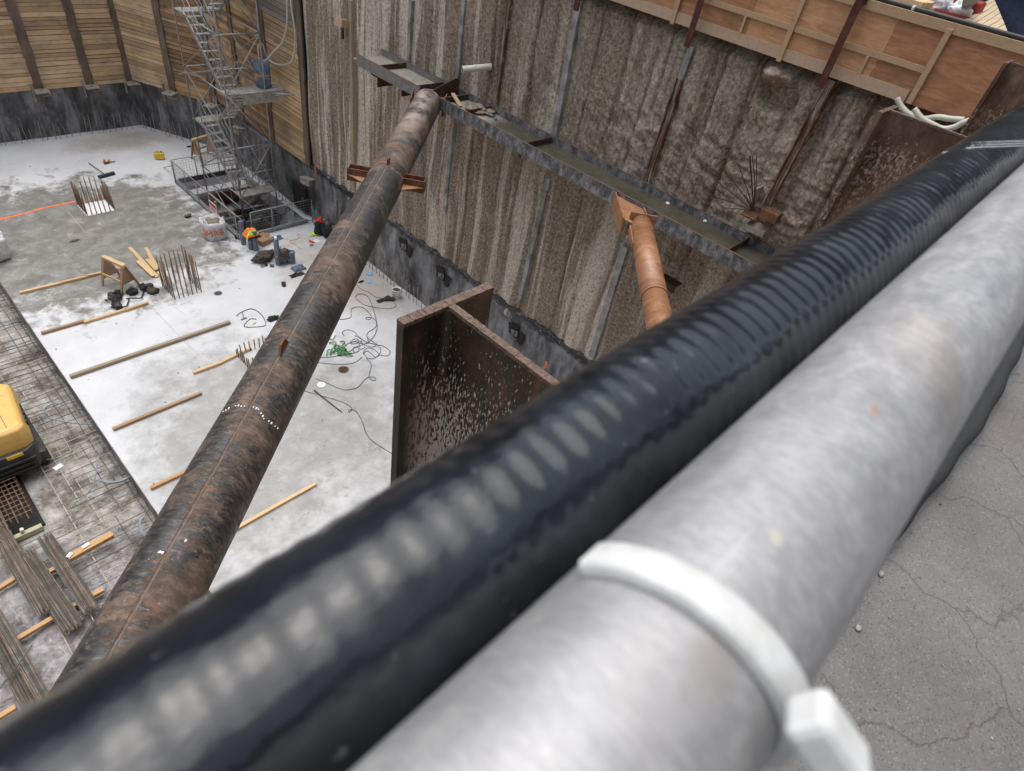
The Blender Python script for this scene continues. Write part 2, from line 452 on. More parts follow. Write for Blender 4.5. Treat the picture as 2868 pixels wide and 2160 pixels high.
    kn = n.ramp(n.voro(n.vec((1, 0.8, 1), world=True, loc=(0, 3, 1)), 3.0), [(0.04, 1.0), (0.085, 0.0)])
    km = n.ramp(n.noise(n.vec(world=True, loc=(1, 1, 1)), 1.6, 2), [(0.5, 0.0), (0.56, 1.0)])
    c = n.mix(n.math('MULTIPLY', n.math('MULTIPLY', kn, km), 0.8), c, (0.09, 0.032, 0.018))
    dd = n.ramp(n.noise(n.vec(world=True, loc=(7, 7, 1)), 1.3, 6), [(0.5, 0.0), (0.75, 1.0)])
    c = n.mix(n.math('MULTIPLY', dd, 0.6), c, (0.15, 0.075, 0.048))
    n.bump(g, 0.15, 0.003)
    M['plywood'] = n.out(c, 0.7)
    # rusted steel
    for nm, a, b, c3, sc_ in (('rust', (0.06, 0.026, 0.014), (0.145, 0.062, 0.030), (0.27, 0.135, 0.075), 8), ('rust_pale', (0.20, 0.085, 0.045), (0.36, 0.175, 0.10), (0.48, 0.30, 0.21), 30),
                              ('rust_dark', (0.022, 0.013, 0.01), (0.065, 0.032, 0.02), (0.15, 0.08, 0.05), 5), ('red_primer', (0.045, 0.012, 0.009), (0.082, 0.024, 0.017), (0.14, 0.055, 0.04), 7),
                              ('orange_plate', (0.18, 0.085, 0.042), (0.30, 0.145, 0.07), (0.40, 0.21, 0.11), 6), ('rebar_rust', (0.12, 0.07, 0.04), (0.20, 0.13, 0.085), (0.30, 0.22, 0.16), 5)):
        n = NB(nm)
        f = n.noise(n.vec(), sc_, 7, 0.7, 0.3)
        c = n.ramp(f, [(0.3, a), (0.52, b), (0.72, c3)])
        n.bump(n.noise(n.vec(), sc_ * 5, 5, 0.7), 0.45, 0.006)
        M[nm] = n.out(c, 0.75, 0.15)
    # H pile: rust with black scale and grey grout splashes running down
    n = NB('pile_steel')
    wv = n.vec(world=True); P = n.sep(wv)
    f = n.noise(n.vec((1, 1, 0.5), world=True), 3.2, 7, 0.7)
    c = n.ramp(f, [(0.42, (0.012, 0.010, 0.009)), (0.54, (0.030, 0.020, 0.015)), (0.61, (0.10, 0.045, 0.024)), (0.72, (0.17, 0.08, 0.042))])
    spn = n.noise(n.vec((1, 1, 0.30), world=True), 120, 5, 0.62)
    dens = n.noise(n.vec(world=True, loc=(0, 3, 5)), 2.2, 3, 0.5)
    depth = n.math('DIVIDE', n.math('SUBTRACT', 12.22, P[2]), 0.75, clamp=True)
    thr = n.math('SUBTRACT', n.math('SUBTRACT', 0.765, n.math('MULTIPLY', depth, 0.20)), n.math('MULTIPLY', dens, 0.26))
    sp = n.math('MULTIPLY', n.math('SUBTRACT', spn, thr), 20, clamp=True)
    sp = n.math('MULTIPLY', sp, n.math('DIVIDE', n.math('SUBTRACT', P[0], 1.08), 0.10, clamp=True))
    c = n.mix(sp, c, (0.42, 0.40, 0.38))
    n.bump(n.math('ADD', n.noise(wv, 60, 4, 0.7), n.math('MULTIPLY', sp, 1.0)), 0.35, 0.004)
    M['pile'] = n.out(c, n.ramp(sp, [(0, 0.42), (1, 0.85)]), 0.0)
    n = NB('pile_steel_brown')
    wv = n.vec(world=True); P = n.sep(wv)
    f = n.noise(n.vec((1, 1, 0.5), world=True), 2.4, 7, 0.7)
    c = n.ramp(f, [(0.36, (0.030, 0.016, 0.011)), (0.50, (0.085, 0.044, 0.028)), (0.64, (0.19, 0.12, 0.085))])
    spn = n.noise(n.vec((1, 1, 0.7), world=True), 36, 7, 0.75)
    depth = n.math('DIVIDE', n.math('SUBTRACT', 12.35, P[2]), 0.35, clamp=True)
    sp = n.math('MULTIPLY', n.math('SUBTRACT', spn, n.math('SUBTRACT', 0.72, n.math('MULTIPLY', depth, 0.22))), 10, clamp=True)
    c = n.mix(sp, c, (0.36, 0.29, 0.225))
    n.bump(n.math('ADD', n.noise(wv, 50, 4, 0.7), n.math('MULTIPLY', sp, 1.3)), 0.5, 0.008)
    M['pile_brown'] = n.out(c, 0.75, 0.0)
    # big strut: brown dust over flaking black coating, streaks run round the pipe (object x is the axis)
    n = NB('strut_coating')
    v1 = n.vec((0.85, 0.85, 0.85)); ring = n.vec((3.4, 0.9, 0.9))
    m = n.noise(n.vec((3.2, 1.0, 1.0)), 5.5, 12, 0.8, 0.1)
    m_l = n.noise(v1, 1.5, 6, 0.6, 0.2)
    mm = n.math('ADD', n.math('MULTIPLY', m, 0.50), n.math('MULTIPLY', m_l, 0.52))
    black = n.ramp(mm, [(0.498, 0.0), (0.518, 1.0)])
    br = n.ramp(n.noise(n.vec((2, 1, 1)), 4, 8, 0.75), [(0.35, (0.040, 0.029, 0.022)), (0.5, (0.092, 0.064, 0.047)), (0.65, (0.175, 0.122, 0.09))])
    bl = n.ramp(n.noise(n.vec((3.5, 1, 1)), 8, 8, 0.75), [(0.4, (0.014, 0.014, 0.016)), (0.56, (0.045, 0.043, 0.042)), (0.7, (0.16, 0.14, 0.12))])
    c = n.mix(black, br, bl)
    P = n.sep(n.vec())
    dust = n.math('DIVIDE', n.math('SUBTRACT', n.math('ADD', P[0], n.math('MULTIPLY', m_l, 1.2)), 4.6), 2.5, clamp=True)
    top = n.math('DIVIDE', n.math('SUBTRACT', P[2], 0.20), 0.2, clamp=True)
    dm = n.math('MULTIPLY', n.math('MULTIPLY', dust, top), n.ramp(n.noise(n.vec((1.2, 1.4, 1)), 1.8, 6, 0.65), [(0.40, 0.0), (0.56, 1.0)]))
    c = n.mix(n.math('MULTIPLY', dm, 0.85), c, (0.40, 0.33, 0.285))
    org = n.ramp(n.noise(n.vec((1, 1, 1), loc=(4, 4, 4)), 1.9, 8, 0.75), [(0.60, 0.0), (0.66, 1.0)])
    c = n.mix(n.math('MULTIPLY', org, 0.55), c, (0.20, 0.10, 0.06))
    fl = n.ramp(n.noise(n.vec((1, 2.2, 2.2)), 26, 3, 0.5), [(0.70, 0.0), (0.74, 1.0)])
    c = n.mix(n.math('MULTIPLY', fl, n.math('MULTIPLY', top, 0.7)), c, (0.55, 0.54, 0.52))
    n.bump(n.math('ADD', n.math('MULTIPLY', black, 0.6), n.noise(ring, 14, 6, 0.7)), 0.5, 0.008)
    M['strut'] = n.out(c, n.ramp(black, [(0, 0.8), (1, 0.42)]), 0.0)
    n = NB('orange_strut')
    f = n.noise(n.vec((2.2, 1, 1)), 2.4, 9, 0.75, 0.3)
    c = n.ramp(f, [(0.34, (0.19, 0.085, 0.042)), (0.5, (0.30, 0.145, 0.075)), (0.62, (0.37, 0.195, 0.11))])
    n.bump(n.noise(n.vec((2.5, 1, 1)), 7, 5, 0.6, 1.0), 0.35, 0.012)
    M['orange_strut'] = n.out(c, n.ramp(n.noise(n.vec(), 3, 3), [(0.4, 0.25), (0.65, 0.5)]))
    # waler: blue-grey mill steel, wet mud in the trough
    n = NB('waler_face')
    wv = n.vec(world=True)
    f = n.noise(n.vec((1, 3.2, 1.6), world=True), 1.9, 11, 0.78, 0.3)
    c = n.ramp(f, [(0.32, (0.022, 0.025, 0.030)), (0.46, (0.085, 0.092, 0.105)), (0.56, (0.22, 0.22, 0.225)), (0.7, (0.40, 0.385, 0.37))])
    P = n.sep(wv)
    lf = n.math('DIVIDE', n.math('SUBTRACT', P[1], 13.3), 1.5, clamp=True)
    c = n.mix(n.math('MULTIPLY', lf, 0.75), c, (0.23, 0.225, 0.215))
    n.bump(n.noise(wv, 9, 6), 0.25, 0.008)
    M['waler'] = n.out(c, 0.5, 0.2)
    n = NB('waler_mud')
    wv = n.vec(world=True); P = n.sep(wv)
    f = n.noise(wv, 1.4, 7, 0.65)
    wetm = n.math('DIVIDE', n.math('SUBTRACT', n.math('ADD', 11.2, n.math('MULTIPLY', f, 1.4)), P[1]), 0.8, clamp=True)
    dry = n.ramp(n.noise(wv, 5, 7, 0.7), [(0.3, (0.19, 0.17, 0.145)), (0.7, (0.31, 0.28, 0.245))])
    wet = n.ramp(f, [(0.3, (0.052, 0.047, 0.034)), (0.7, (0.098, 0.088, 0.064))])
    c = n.mix(wetm, dry, wet)
    n.bump(n.noise(wv, 12, 5), 0.12, 0.02)
    M['waler_mud'] = n.out(c, n.ramp(wetm, [(0, 0.8), (1, 0.22)]))
    # galvanised tube
    n = NB('galvanised')
    f = n.noise(n.vec((5, 10, 10)), 8.0, 8, 0.72, 0.5)
    f2 = n.noise(n.vec((70, 22, 22)), 9, 6, 0.7)
    f3 = n.noise(n.vec((2, 4, 4)), 3.0, 4, 0.6)
    c = n.ramp(n.math('ADD', n.math('MULTIPLY', f, 0.5), n.math('MULTIPLY', f2, 0.5)), [(0.38, (0.27, 0.275, 0.285)), (0.50, (0.345, 0.348, 0.355)), (0.60, (0.44, 0.44, 0.44))])
    c = n.mix(n.ramp(f3, [(0.35, 0.35), (0.65, 0.0)]), c, (0.27, 0.255, 0.245))
    P = n.sep(n.vec(world=True))
    for (cx_, cy_, rx_, ry_, col_, st_) in GALV_SPOTS:
        k_ = gauss_mask(n, P, cx_, cy_, rx_, ry_, 0.3, 0.9, n.math('MULTIPLY', n.math('SUBTRACT', n.noise(n.vec((60, 60, 60), world=True), 3.0, 6, 0.7), 0.5), 2.0))
        c = n.mix(n.math('MULTIPLY', k_, st_), c, col_)
    sc_r = n.ramp(n.noise(n.vec((8, 90, 90)), 4, 3, 0.5), [(0.68, 0.0), (0.72, 1.0)])
    c = n.mix(n.math('MULTIPLY', sc_r, 0.25), c, (0.55, 0.55, 0.56))
    n.bump(f2, 0.15, 0.0008)
    M['galv'] = n.out(c, n.ramp(f, [(0.3, 0.36), (0.7, 0.58)]), 0.35)
    plain('scaffold_steel', (0.34, 0.35, 0.36), 0.45, 0.4, 0.35, 9, 0.1)
    plain('scaffold_deck', (0.36, 0.345, 0.32), 0.7, 0.2, 0.35, 5, 0.2)
    # black corrugated hose
    n = NB('black_hose')
    f = n.noise(n.vec((25, 40, 40)), 1.0, 5, 0.6)
    c = n.ramp(f, [(0.35, (0.006, 0.007, 0.009)), (0.7, (0.020, 0.024, 0.030))])
    n.bump(n.noise(n.vec((60, 110, 110)), 1.3, 4, 0.6), 0.35, 0.0010)
    dsp = n.ramp(n.noise(n.vec((60, 60, 60)), 4, 3, 0.5), [(0.70, 0.0), (0.76, 1.0)])
    c = n.mix(n.math('MULTIPLY', dsp, 0.35), c, (0.20, 0.20, 0.21))
    M['hose'] = n.out(c, n.ramp(n.noise(n.vec((40, 60, 60)), 1, 3), [(0.35, 0.10), (0.7, 0.24)]), 0, 0.45)
    n = NB('nylon'); n.b.inputs['Subsurface Weight'].default_value = 0.25; n.b.inputs['Subsurface Radius'].default_value = (0.004, 0.003, 0.002)
    M['nylon'] = n.out(n.ramp(n.noise(n.vec((60, 60, 60)), 3, 5, 0.6), [(0.35, (0.52, 0.525, 0.51)), (0.65, (0.62, 0.63, 0.63))]), 0.45)
    n = NB('clear_film'); n.b.inputs['Transmission Weight'].default_value = 0.35
    M['film'] = n.out((0.70, 0.74, 0.76), 0.15)
    n = NB('braid')
    wv = n.vec(world=True)
    wx = n.n.new('ShaderNodeTexWave'); wx.inputs['Scale'].default_value = 38; wx.inputs['Distortion'].default_value = 1.5; n.l.new(n.vec((1, 0.45, 0.45), world=True, rot=(0, 0, 0.5)), wx.inputs['Vector'])
    c = n.ramp(wx.outputs['Fac'], [(0.2, (0.012, 0.013, 0.014)), (0.8, (0.055, 0.06, 0.062))])
    n.bump(wx.outputs['Fac'], 0.8, 0.01)
    M['braid'] = n.out(c, 0.8)
    plain('dark_rubber', (0.022, 0.023, 0.025), 0.55, 0, 0.4)
    plain('cable_grey', (0.10, 0.11, 0.12), 0.5, 0, 0.3)
    plain('conduit_blue', (0.21, 0.25, 0.29), 0.45, 0, 0.2)
    plain('pvc_bluegrey', (0.125, 0.175, 0.235), 0.4, 0, 0.25, 5)
    plain('pvc_white', (0.55, 0.55, 0.47), 0.4, 0, 0.15, 3)
    plain('hose_white', (0.50, 0.50, 0.43), 0.45, 0, 0.2, 3)
    plain('barrel_blue', (0.13, 0.19, 0.27), 0.4, 0, 0.45, 4)
    plain('white_sheet', (0.66, 0.66, 0.68), 0.5, 0, 0.2, 8, 0.4, 0.03)
    plain('orange_print', (0.75, 0.16, 0.06), 0.6, 0, 0.2, 12)
    plain('rubble', (0.25, 0.21, 0.17), 0.9, 0, 0.5, 14, 0.8, 0.03)
    plain('hivis_orange', (0.95, 0.20, 0.03), 0.7, 0, 0.15, 6, 0.3, 0.02)
    plain('hivis_lime', (0.62, 0.90, 0.12), 0.6, 0, 0.1)
    plain('cardboard', (0.34, 0.22, 0.13), 0.8, 0, 0.2, 4)
    plain('black_cloth', (0.018, 0.02, 0.02), 0.85, 0, 0.5, 12, 0.6, 0.03)
    plain('brown_cloth', (0.075, 0.06, 0.05), 0.85, 0, 0.5, 8, 0.6, 0.03)
    plain('blue_cloth', (0.09, 0.14, 0.20), 0.7, 0, 0.4, 9, 0.5, 0.02)
    plain('red_cloth', (0.60, 0.045, 0.02), 0.8, 0, 0.3, 9, 0.4, 0.02)
    plain('green_strap', (0.08, 0.24, 0.09), 0.7, 0, 0.5, 10)
    plain('yellow_plastic', (0.72, 0.50, 0.04), 0.4, 0, 0.2, 4)
    n = NB('yellow_paint')
    c = n.ramp(n.noise(n.vec(), 1.2, 4), [(0.3, (0.66, 0.41, 0.11)), (0.7, (0.76, 0.50, 0.17))])
    gr = n.ramp(n.noise(n.vec((1, 1, 1), loc=(1, 5, 2)), 3.5, 9, 0.8, 0.5), [(0.54, 0.0), (0.66, 1.0)])
    c = n.mix(n.math('MULTIPLY', gr, 0.6), c, (0.33, 0.27, 0.19))
    M['yellow_paint'] = n.out(c, 0.4)
    plain('machine_grey', (0.05, 0.05, 0.05), 0.5, 0, 0.3)
    plain('blue_foam', (0.26, 0.42, 0.72), 0.7, 0, 0.1)
    plain('paper_white', (0.80, 0.80, 0.80), 0.6, 0, 0.05)
    plain('ink_red', (0.55, 0.04, 0.03), 0.6, 0, 0.1)
    plain('ink_dark', (0.03, 0.03, 0.03), 0.6, 0, 0.1)
    plain('rope_orange', (0.75, 0.30, 0.08), 0.8, 0, 0.2)
    plain('rope_straw', (0.42, 0.30, 0.16), 0.9, 0, 0.3)
    plain('tarp_navy', (0.008, 0.011, 0.026), 0.85, 0, 0.5, 6, 0.7, 0.04, spec=0.08)
    plain('pallet_red', (0.30, 0.035, 0.025), 0.6, 0, 0.3, 5)
    plain('grey_board', (0.24, 0.25, 0.26), 0.7, 0, 0.25, 3)
    plain('dark_void', (0.02, 0.018, 0.016), 0.95, 0, 0.3)  # near-black that stands for shade in hollows and gaps
    plain('ground_gravel', (0.17, 0.155, 0.14), 0.95, 0, 0.35, 2.5, 0.6, 0.05)
    plain('form_lime', (0.38, 0.38, 0.24), 0.7, 0, 0.15, 3)
    plain('orange_spray', (0.90, 0.19, 0.06), 0.8, 0, 0.25, 9)
    plain('chalk_red', (0.50, 0.36, 0.33), 0.9, 0, 0.2, 9)
    plain('cut_edge', (0.125, 0.080, 0.060), 0.7, 0.1, 0.6, 60, 0.8, 0.004)
    plain('pile_strip', (0.27, 0.27, 0.268), 0.75, 0.1, 0.6, 3, 0.4, 0.01)
    n = NB('rusty_strip')
    f = n.noise(n.vec((1, 9, 0.7), world=True), 1.5, 8, 0.72, 0.3)
    c = n.ramp(f, [(0.36, (0.05, 0.026, 0.016)), (0.46, (0.14, 0.065, 0.036)), (0.52, (0.18, 0.11, 0.075)), (0.57, (0.36, 0.32, 0.28))])
    n.bump(n.noise(n.vec(world=True), 20, 5), 0.4, 0.01)
    M['rusty_strip'] = n.out(c, 0.8)
make_materials()

# ================================================================== SETTING
GZ = 12.15         # ground round the pit
GR = 11.55         # lower yard behind the hoarding
DZ = 12.25         # street slab at the camera's feet
# slab with the stair opening
HX0, HX1, HY0, HY1 = 9.45, 12.35, 21.75, 27.15
mb = MB()
for (x0, x1, y0, y1) in ((1.72, HX0, 0.5, 35), (HX1, 14, 0.5, 35), (HX0, HX1, 0.5, HY0), (HX0, HX1, HY1, 35)):
    mb.box(((x0 + x1) / 2, (y0 + y1) / 2, -0.35), (x1 - x0, y1 - y0, 0.70))
obj('concrete_floor', mb, M['slab'], kind='structure')
obj('slab_edge', MB().box((1.712, 17.7, -0.37), (0.012, 34.4, 0.66)), M['membrane'], kind='structure')
# mud below the slab
mb = MB()
nx, ny = 90, 150
vs = []; fs = []
for i in range(nx + 1):
    for j in range(ny + 1):
        x = -14 + i * (15.85 / nx); y = 0.5 + j * (34.0 / ny)
        if i > 40: x = -6.955 + (i - 40) * (8.8 / 50)
        h = 0.05 * noise.noise(Vector((x * 0.8, y * 0.8, 0))) + 0.03 * noise.noise(Vector((x * 3, y * 3, 4)))
        vs.append((x, y, -0.66 + h))
for i in range(nx):
    for j in range(ny):
        a = i * (ny + 1) + j
        fs.append((a, a + ny + 1, a + ny + 2, a + 1))
mb.add(vs, fs, 0.5, True)
obj('mud_floor', mb, M['mud'], kind='structure')
# ground round the pit and street slab
mb = MB()
for (x0, x1, y0, y1) in ((13.1, 400, -400, 400), (-400, -14.0, -400, 400), (-14.0, 13.1, 34.3, 400), (-14.0, 13.1, -400, -6)):
    gz = GR if x0 > 13 else GZ
    mb.add([(x0, y0, gz), (x1, y0, gz), (x1, y1, gz), (x0, y1, gz)], [(0, 1, 2, 3)])
obj('ground', mb, M['ground_gravel'], kind='structure')
mb = MB().box((-0.45, -2.8, DZ - 0.15), (27.1, 6.4, 0.3))
obj('street_pavement', mb, M['street'], kind='structure')

# ---- buildings added out of view, with dark windows, to shape the reflected sky
def sky_blocker(x0, x1, y0, y1, h, label, face):
    t = thing('added_sky_blocker', label, 'sky_blocker', ((x0 + x1) / 2, (y0 + y1) / 2, GZ))
    obj('wall', MB().box(((x0 + x1) / 2, (y0 + y1) / 2, GZ + h / 2), (x1 - x0, y1 - y0, h)), M['blocker_facade'], t)
    obj('blocker_roof', MB().box(((x0 + x1) / 2, (y0 + y1) / 2, GZ + h + .25), (x1 - x0 + .6, y1 - y0 + .6, .5)), M['machine_grey'], t)
    z = 1.4
    while z < h - 2:
        if face in 'NS': mb = MB().box(((x0 + x1) / 2, y0 if face == 'S' else y1, GZ + z + .9), (x1 - x0 - 2, .2, 1.7))
        else: mb = MB().box((x0, (y0 + y1) / 2, GZ + z + .9), (.2, y1 - y0 - 2, 1.7))
        obj('blocker_window', mb, M['blocker_glass'], t); z += 3.4
plain('blocker_facade', (0.16, 0.14, 0.125), 0.85, 0, 0.25, 1.2)
plain('blocker_glass', (0.02, 0.025, 0.03), 0.15, 0, 0.2)
sky_blocker(-48, 44, 44, 60, 24, 'added unseen brown building beyond the far wall of the pit', 'S')
sky_blocker(-48, 44, -34, -16, 15, 'added unseen brown building across the street behind the guard rail', 'N')
sky_blocker(34, 50, -10, 40, 17, 'added unseen brown building beyond the yard behind the hoarding', 'W')

# ---- rough wall (right): displaced face with drilled columns
CRK = []
for (px, py) in ((905, 300), (1012, 300), (1200, 420), (1388, 60), (1478, 260), (1508, 60), (1575, 150), (1662, 150), (1725, 250), (1790, 300), (1880, 120), (1990, 200), (2040, 150), (2140, 170), (2245, 200), (2375, 300), (1060, 480), (1420, 640), (1300, 560), (1590, 700), (1690, 800)):
    q_ = WX(px, py, 12.72); CRK.append((q_.y, q_.z, rnd.uniform(1.6, 4.5)))
def wall_h(y, z):
    col = (y * 1.32 + 0.9 * noise.noise(Vector((y * 0.35, z * 0.06, 2)))) % 1.0
    groove = math.exp(-((col - 0.5) / 0.038) ** 2)
    ro = min(1.0, max(0.0, (13.0 - y) / 8.0)) * min(1.0, max(0.25, (z - 5.0) / 4.5))
    h = (0.026 + .02 * noise.noise(Vector((y * .4, 3, 3)))) * math.cos((col - 0.0) * 2 * PI) - (0.05 + .10 * ro) * groove * max(0, 0.55 + 1.2 * noise.noise(Vector((y * .8, z * 0.25, 5))))
    for (cy_, cz_, cl_) in CRK:
        dy = y - cy_ - .10 * noise.noise(Vector((z * .35, cy_, 0))) - .03 * noise.noise(Vector((z * 1.6, cy_, 4)))
        if abs(dy) < .12:
            k = max(0, 1 - (abs(z - cz_) / cl_) ** 2)
            h -= .17 * k * math.exp(-(dy / .026) ** 2) * (.6 + .8 * abs(noise.noise(Vector((z * .9, cy_, 8)))))
    p = Vector((y * 1.1, z * 0.35, 0))
    h += (0.09 + 0.06 * ro) * noise.noise(p)
    p = Vector((y * 3.5, z * (0.6 + 1.8 * ro), 7))
    h += (0.035 + 0.045 * ro) * noise.noise(p)
    h += (0.004 + 0.032 * ro) * noise.noise(Vector((y * 8, z * (2 + 6 * ro), 1)))
    h += (0.003 + 0.018 * ro) * noise.noise(Vector((y * 18, z * (5 + 13 * ro), 3)))
    # fallen-out pocket with an overhanging boulder above it
    g = WXc
    d = math.hypot((y - g[0]) / 0.34, (z - g[1]) / 0.26)
    if d < 1.6: h -= 0.50 * max(0, 1 - (d / 1.3) ** 2)
    d = math.hypot((y - BLD[0]) / 0.36, (z - BLD[1]) / 0.34)
    if d < 1.0: h += 0.17 * (1 - d * d) ** .5
    return h
gq = WX(2175, 270, 12.78)
WXc = (gq.y, gq.z)
gq = WX(2166, 205, 12.45); BLD = (gq.y, gq.z)
wt = thing('drilled_concrete_wall', 'tall rough brown and grey drilled concrete wall with vertical column ridges, right of the pit', 'wall', (12.9, 11, 2))
mb = MB()
Y0, Y1, Z0, Z1 = 0.45, 21.75, 2.0, 11.32
ny, nz = 700, 300
vs = []; fs = []
for i in range(ny + 1):
    y = Y0 + (Y1 - Y0) * (i / ny) ** 1.25
    for j in range(nz + 1):
        z = Z0 + (Z1 - Z0) * j / nz
        vs.append((12.78 - wall_h(y, z) * (1 - .6 * max(0, min(1, (z - 11.05) / .25))) + max(0, z - 10.98) * 1.1, y, z))
for i in range(ny):
    for j in range(nz):
        a = i * (nz + 1) + j
        fs.append((a, a + nz + 1, a + nz + 2, a + 1))
mb.add(vs, fs, 0.5, True)
mb.box((13.2, (Y0 + Y1) / 2, 6.8), (0.3, Y1 - Y0, 9.7))
obj('wall_face', mb, M['rough'], wt)
# unseen soil block added behind the hoarding to shade the wall head
mb = MB().box((12.93, (Y0 + Y1) / 2, 11.44), (0.58, Y1 - Y0, 0.2))
obj('soil_shade_block', mb, M['rough'], wt)
# flush steel piles seen in the wall: (px,py)top -> (px,py)bottom, width, kind
strips = [((978, 0), (989, 535), .16, 'timber_old'), ((1147, 0), (1143, 180), .13, 'pile_strip'), ((1300, 0), (1243, 593), .13, 'pile_strip'),
          ((1432, 0), (1380, 300), .10, 'rusty_strip'), ((1620, 0), (1550, 382), .17, 'pile_strip'),
          ((1935, 130), (1905, 222), .15, 'pile_strip'), ((1905, 222), (1810, 512), .15, 'rusty_strip'), ((2330, 225), (2150, 570), .15, 'rusty_strip'),
          ((1535, 500), (1450, 850), .16, 'pile_strip'), ((1750, 690), (1655, 1000), .20, 'pile_strip')]
for k, (a, b, wd, mt) in enumerate(strips):
    pa, pb = WX(*a, 12.66), WX(*b, 12.66)
    if k < 4: pb.y = pa.y = (pa.y + pb.y) / 2
    mb = MB()
    N = 22
    for i in range(N):
        t0, t1 = i / N, (i + 1) / N
        q0, q1 = pa.lerp(pb, t0), pa.lerp(pb, t1)
        jx = 0.012 * noise.noise(Vector((i * .7, k, 0)))
        ww = wd * (0.9 + 0.25 * noise.noise(Vector((i * .5, k, 5))))
        mb.add([(12.66 + jx, q0.y - ww / 2, q0.z), (12.66 + jx, q0.y + ww / 2, q0.z), (12.66 + jx, q1.y + ww / 2, q1.z), (12.66 + jx, q1.y - ww / 2, q1.z),
                (12.9, q0.y - ww / 2, q0.z), (12.9, q0.y + ww / 2, q0.z), (12.9, q1.y + ww / 2, q1.z), (12.9, q1.y - ww / 2, q1.z)],
               [(0, 1, 2, 3), (0, 3, 7, 4), (1, 5, 6, 2), (0, 4, 5, 1), (3, 2, 6, 7)])
        if mt == 'rusty_strip' and k > 5:   # flange lips either side
            for sgn in (-1, 1):
                mb.box((12.63, (q0.y + q1.y) / 2 + sgn * ww / 2, (q0.z + q1.z) / 2), (0.07, 0.025, abs(q0.z - q1.z) + .01))
    obj('flush_pile', mb, M[mt], wt)
# dark cracks between columns are real grooves; a few deep slots
# ---- lower wall with membrane: right, angled corner and far stretches
CA, CB = Vector((10.62, 33.85)), Vector((12.72, 29.6))
def lower_wall(name, a, b, ztop, label, zt2=None):
    a, b = Vector(a), Vector(b)
    L = (b - a).length; d = (b - a) / L
    nn = Vector((-d.y, d.x))
    if nn.dot(Vector((3, 18)) - a) < 0: nn = -nn
    t = thing(name, label, 'wall', (a.x, a.y, 0))
    mb = MB(); nu = max(8, int(L / 0.09)); nv = 34
    vs = []; fs = []
    for i in range(nu + 1):
        for j in range(nv + 1):
            u = L * i / nu
            p = a + d * u
            zt = ztop + 0.07 * noise.noise(Vector((u * 0.9, 0, 1))) + 0.018 * noise.noise(Vector((u * 5, 0, 1)))
            if j <= 26:
                z = -0.3 + (zt + 0.3) * j / 26; h = 0.05 * noise.noise(Vector((u * .8, z * .8, 3))) + 0.02 * noise.noise(Vector((u * 4, z * 3, 3)))
                k = max(0, (z - (zt - 0.28)) / 0.28); h += 0.03 * k
            else:
                k = (j - 26) / 8; z = zt + 0.06 * math.sin(k * PI) - 0.02 * k; h = 0.03 - 0.30 * k
            q = p + nn * h
            vs.append((q.x, q.y, z))
    flip = (Vector((d.x, d.y, 0)).cross(Vector((0, 0, 1)))).dot(Vector((nn.x, nn.y, 0))) < 0
    for i in range(nu):
        for j in range(nv):
            e = i * (nv + 1) + j
            f = (e, e + nv + 1, e + nv + 2, e + 1)
            fs.append(f[::-1] if flip else f)
    mb.add(vs, fs, 0.5, True)
    obj('membrane_face', mb, M['membrane'], t)
    return t, nn, d
lwR, _, _ = lower_wall('lower_wall', (12.72, 0.5), (12.72, 29.6), 2.42, 'long dark grey lower wall with black membrane edge, below the rough right wall')
lwC, _, _ = lower_wall('lower_wall', CB, CA, 2.2, 'short angled dark lower wall behind the scaffold stair, in the pit corner')
lwF, _, _ = lower_wall('lower_wall', (-14, 33.85), CA, 2.06, 'dark streaked lower wall at the far end, behind the pale slab')
plain('anchor_steel', (0.16, 0.16, 0.165), 0.45, 0.3, 0.5, 10)
# anchor recesses in the right lower wall
for (px, py) in ((1130, 690), (1235, 772), (1440, 932), (850, 555)):
    p = WX(px, py, 12.60)
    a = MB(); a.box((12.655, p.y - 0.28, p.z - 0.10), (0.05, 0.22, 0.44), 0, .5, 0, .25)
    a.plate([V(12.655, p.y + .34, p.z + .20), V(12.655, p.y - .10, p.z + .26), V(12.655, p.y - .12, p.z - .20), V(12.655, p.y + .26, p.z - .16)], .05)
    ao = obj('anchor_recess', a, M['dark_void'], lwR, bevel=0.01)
    b = MB().plate([V(12.61, p.y + .16, p.z + .05), V(12.61, p.y - .14, p.z + .12), V(12.61, p.y - .14, p.z - .10), V(12.61, p.y + .12, p.z - .12)], .02)
    b.tube([(12.61, p.y - 0.02, p.z), (12.52, p.y - 0.02, p.z)], 0.038, 10)
    obj('anchor_plate', b, M['anchor_steel'], ao)
sp = WX(1530, 1022, 12.60)
obj('spray_mark', MB().box((12.575, sp.y, sp.z), (0.02, 0.07, 0.28)), M['orange_spray'], lwR)
sp = WX(884, 478, 12.62)
obj('spray_mark', MB().box((12.60, sp.y, sp.z), (0.02, 0.05, 0.35)), M['orange_spray'], wt)
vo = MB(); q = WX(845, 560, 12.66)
obj('dark_opening', MB().prism([(12.55, q.y - .45), (12.75, q.y - .45), (12.75, q.y + .55), (12.55, q.y + .55)], 0.15, 1.25), M['dark_void'], lwR, bevel=0.04)  # solid near-black block; its colour stands for the opening's shade

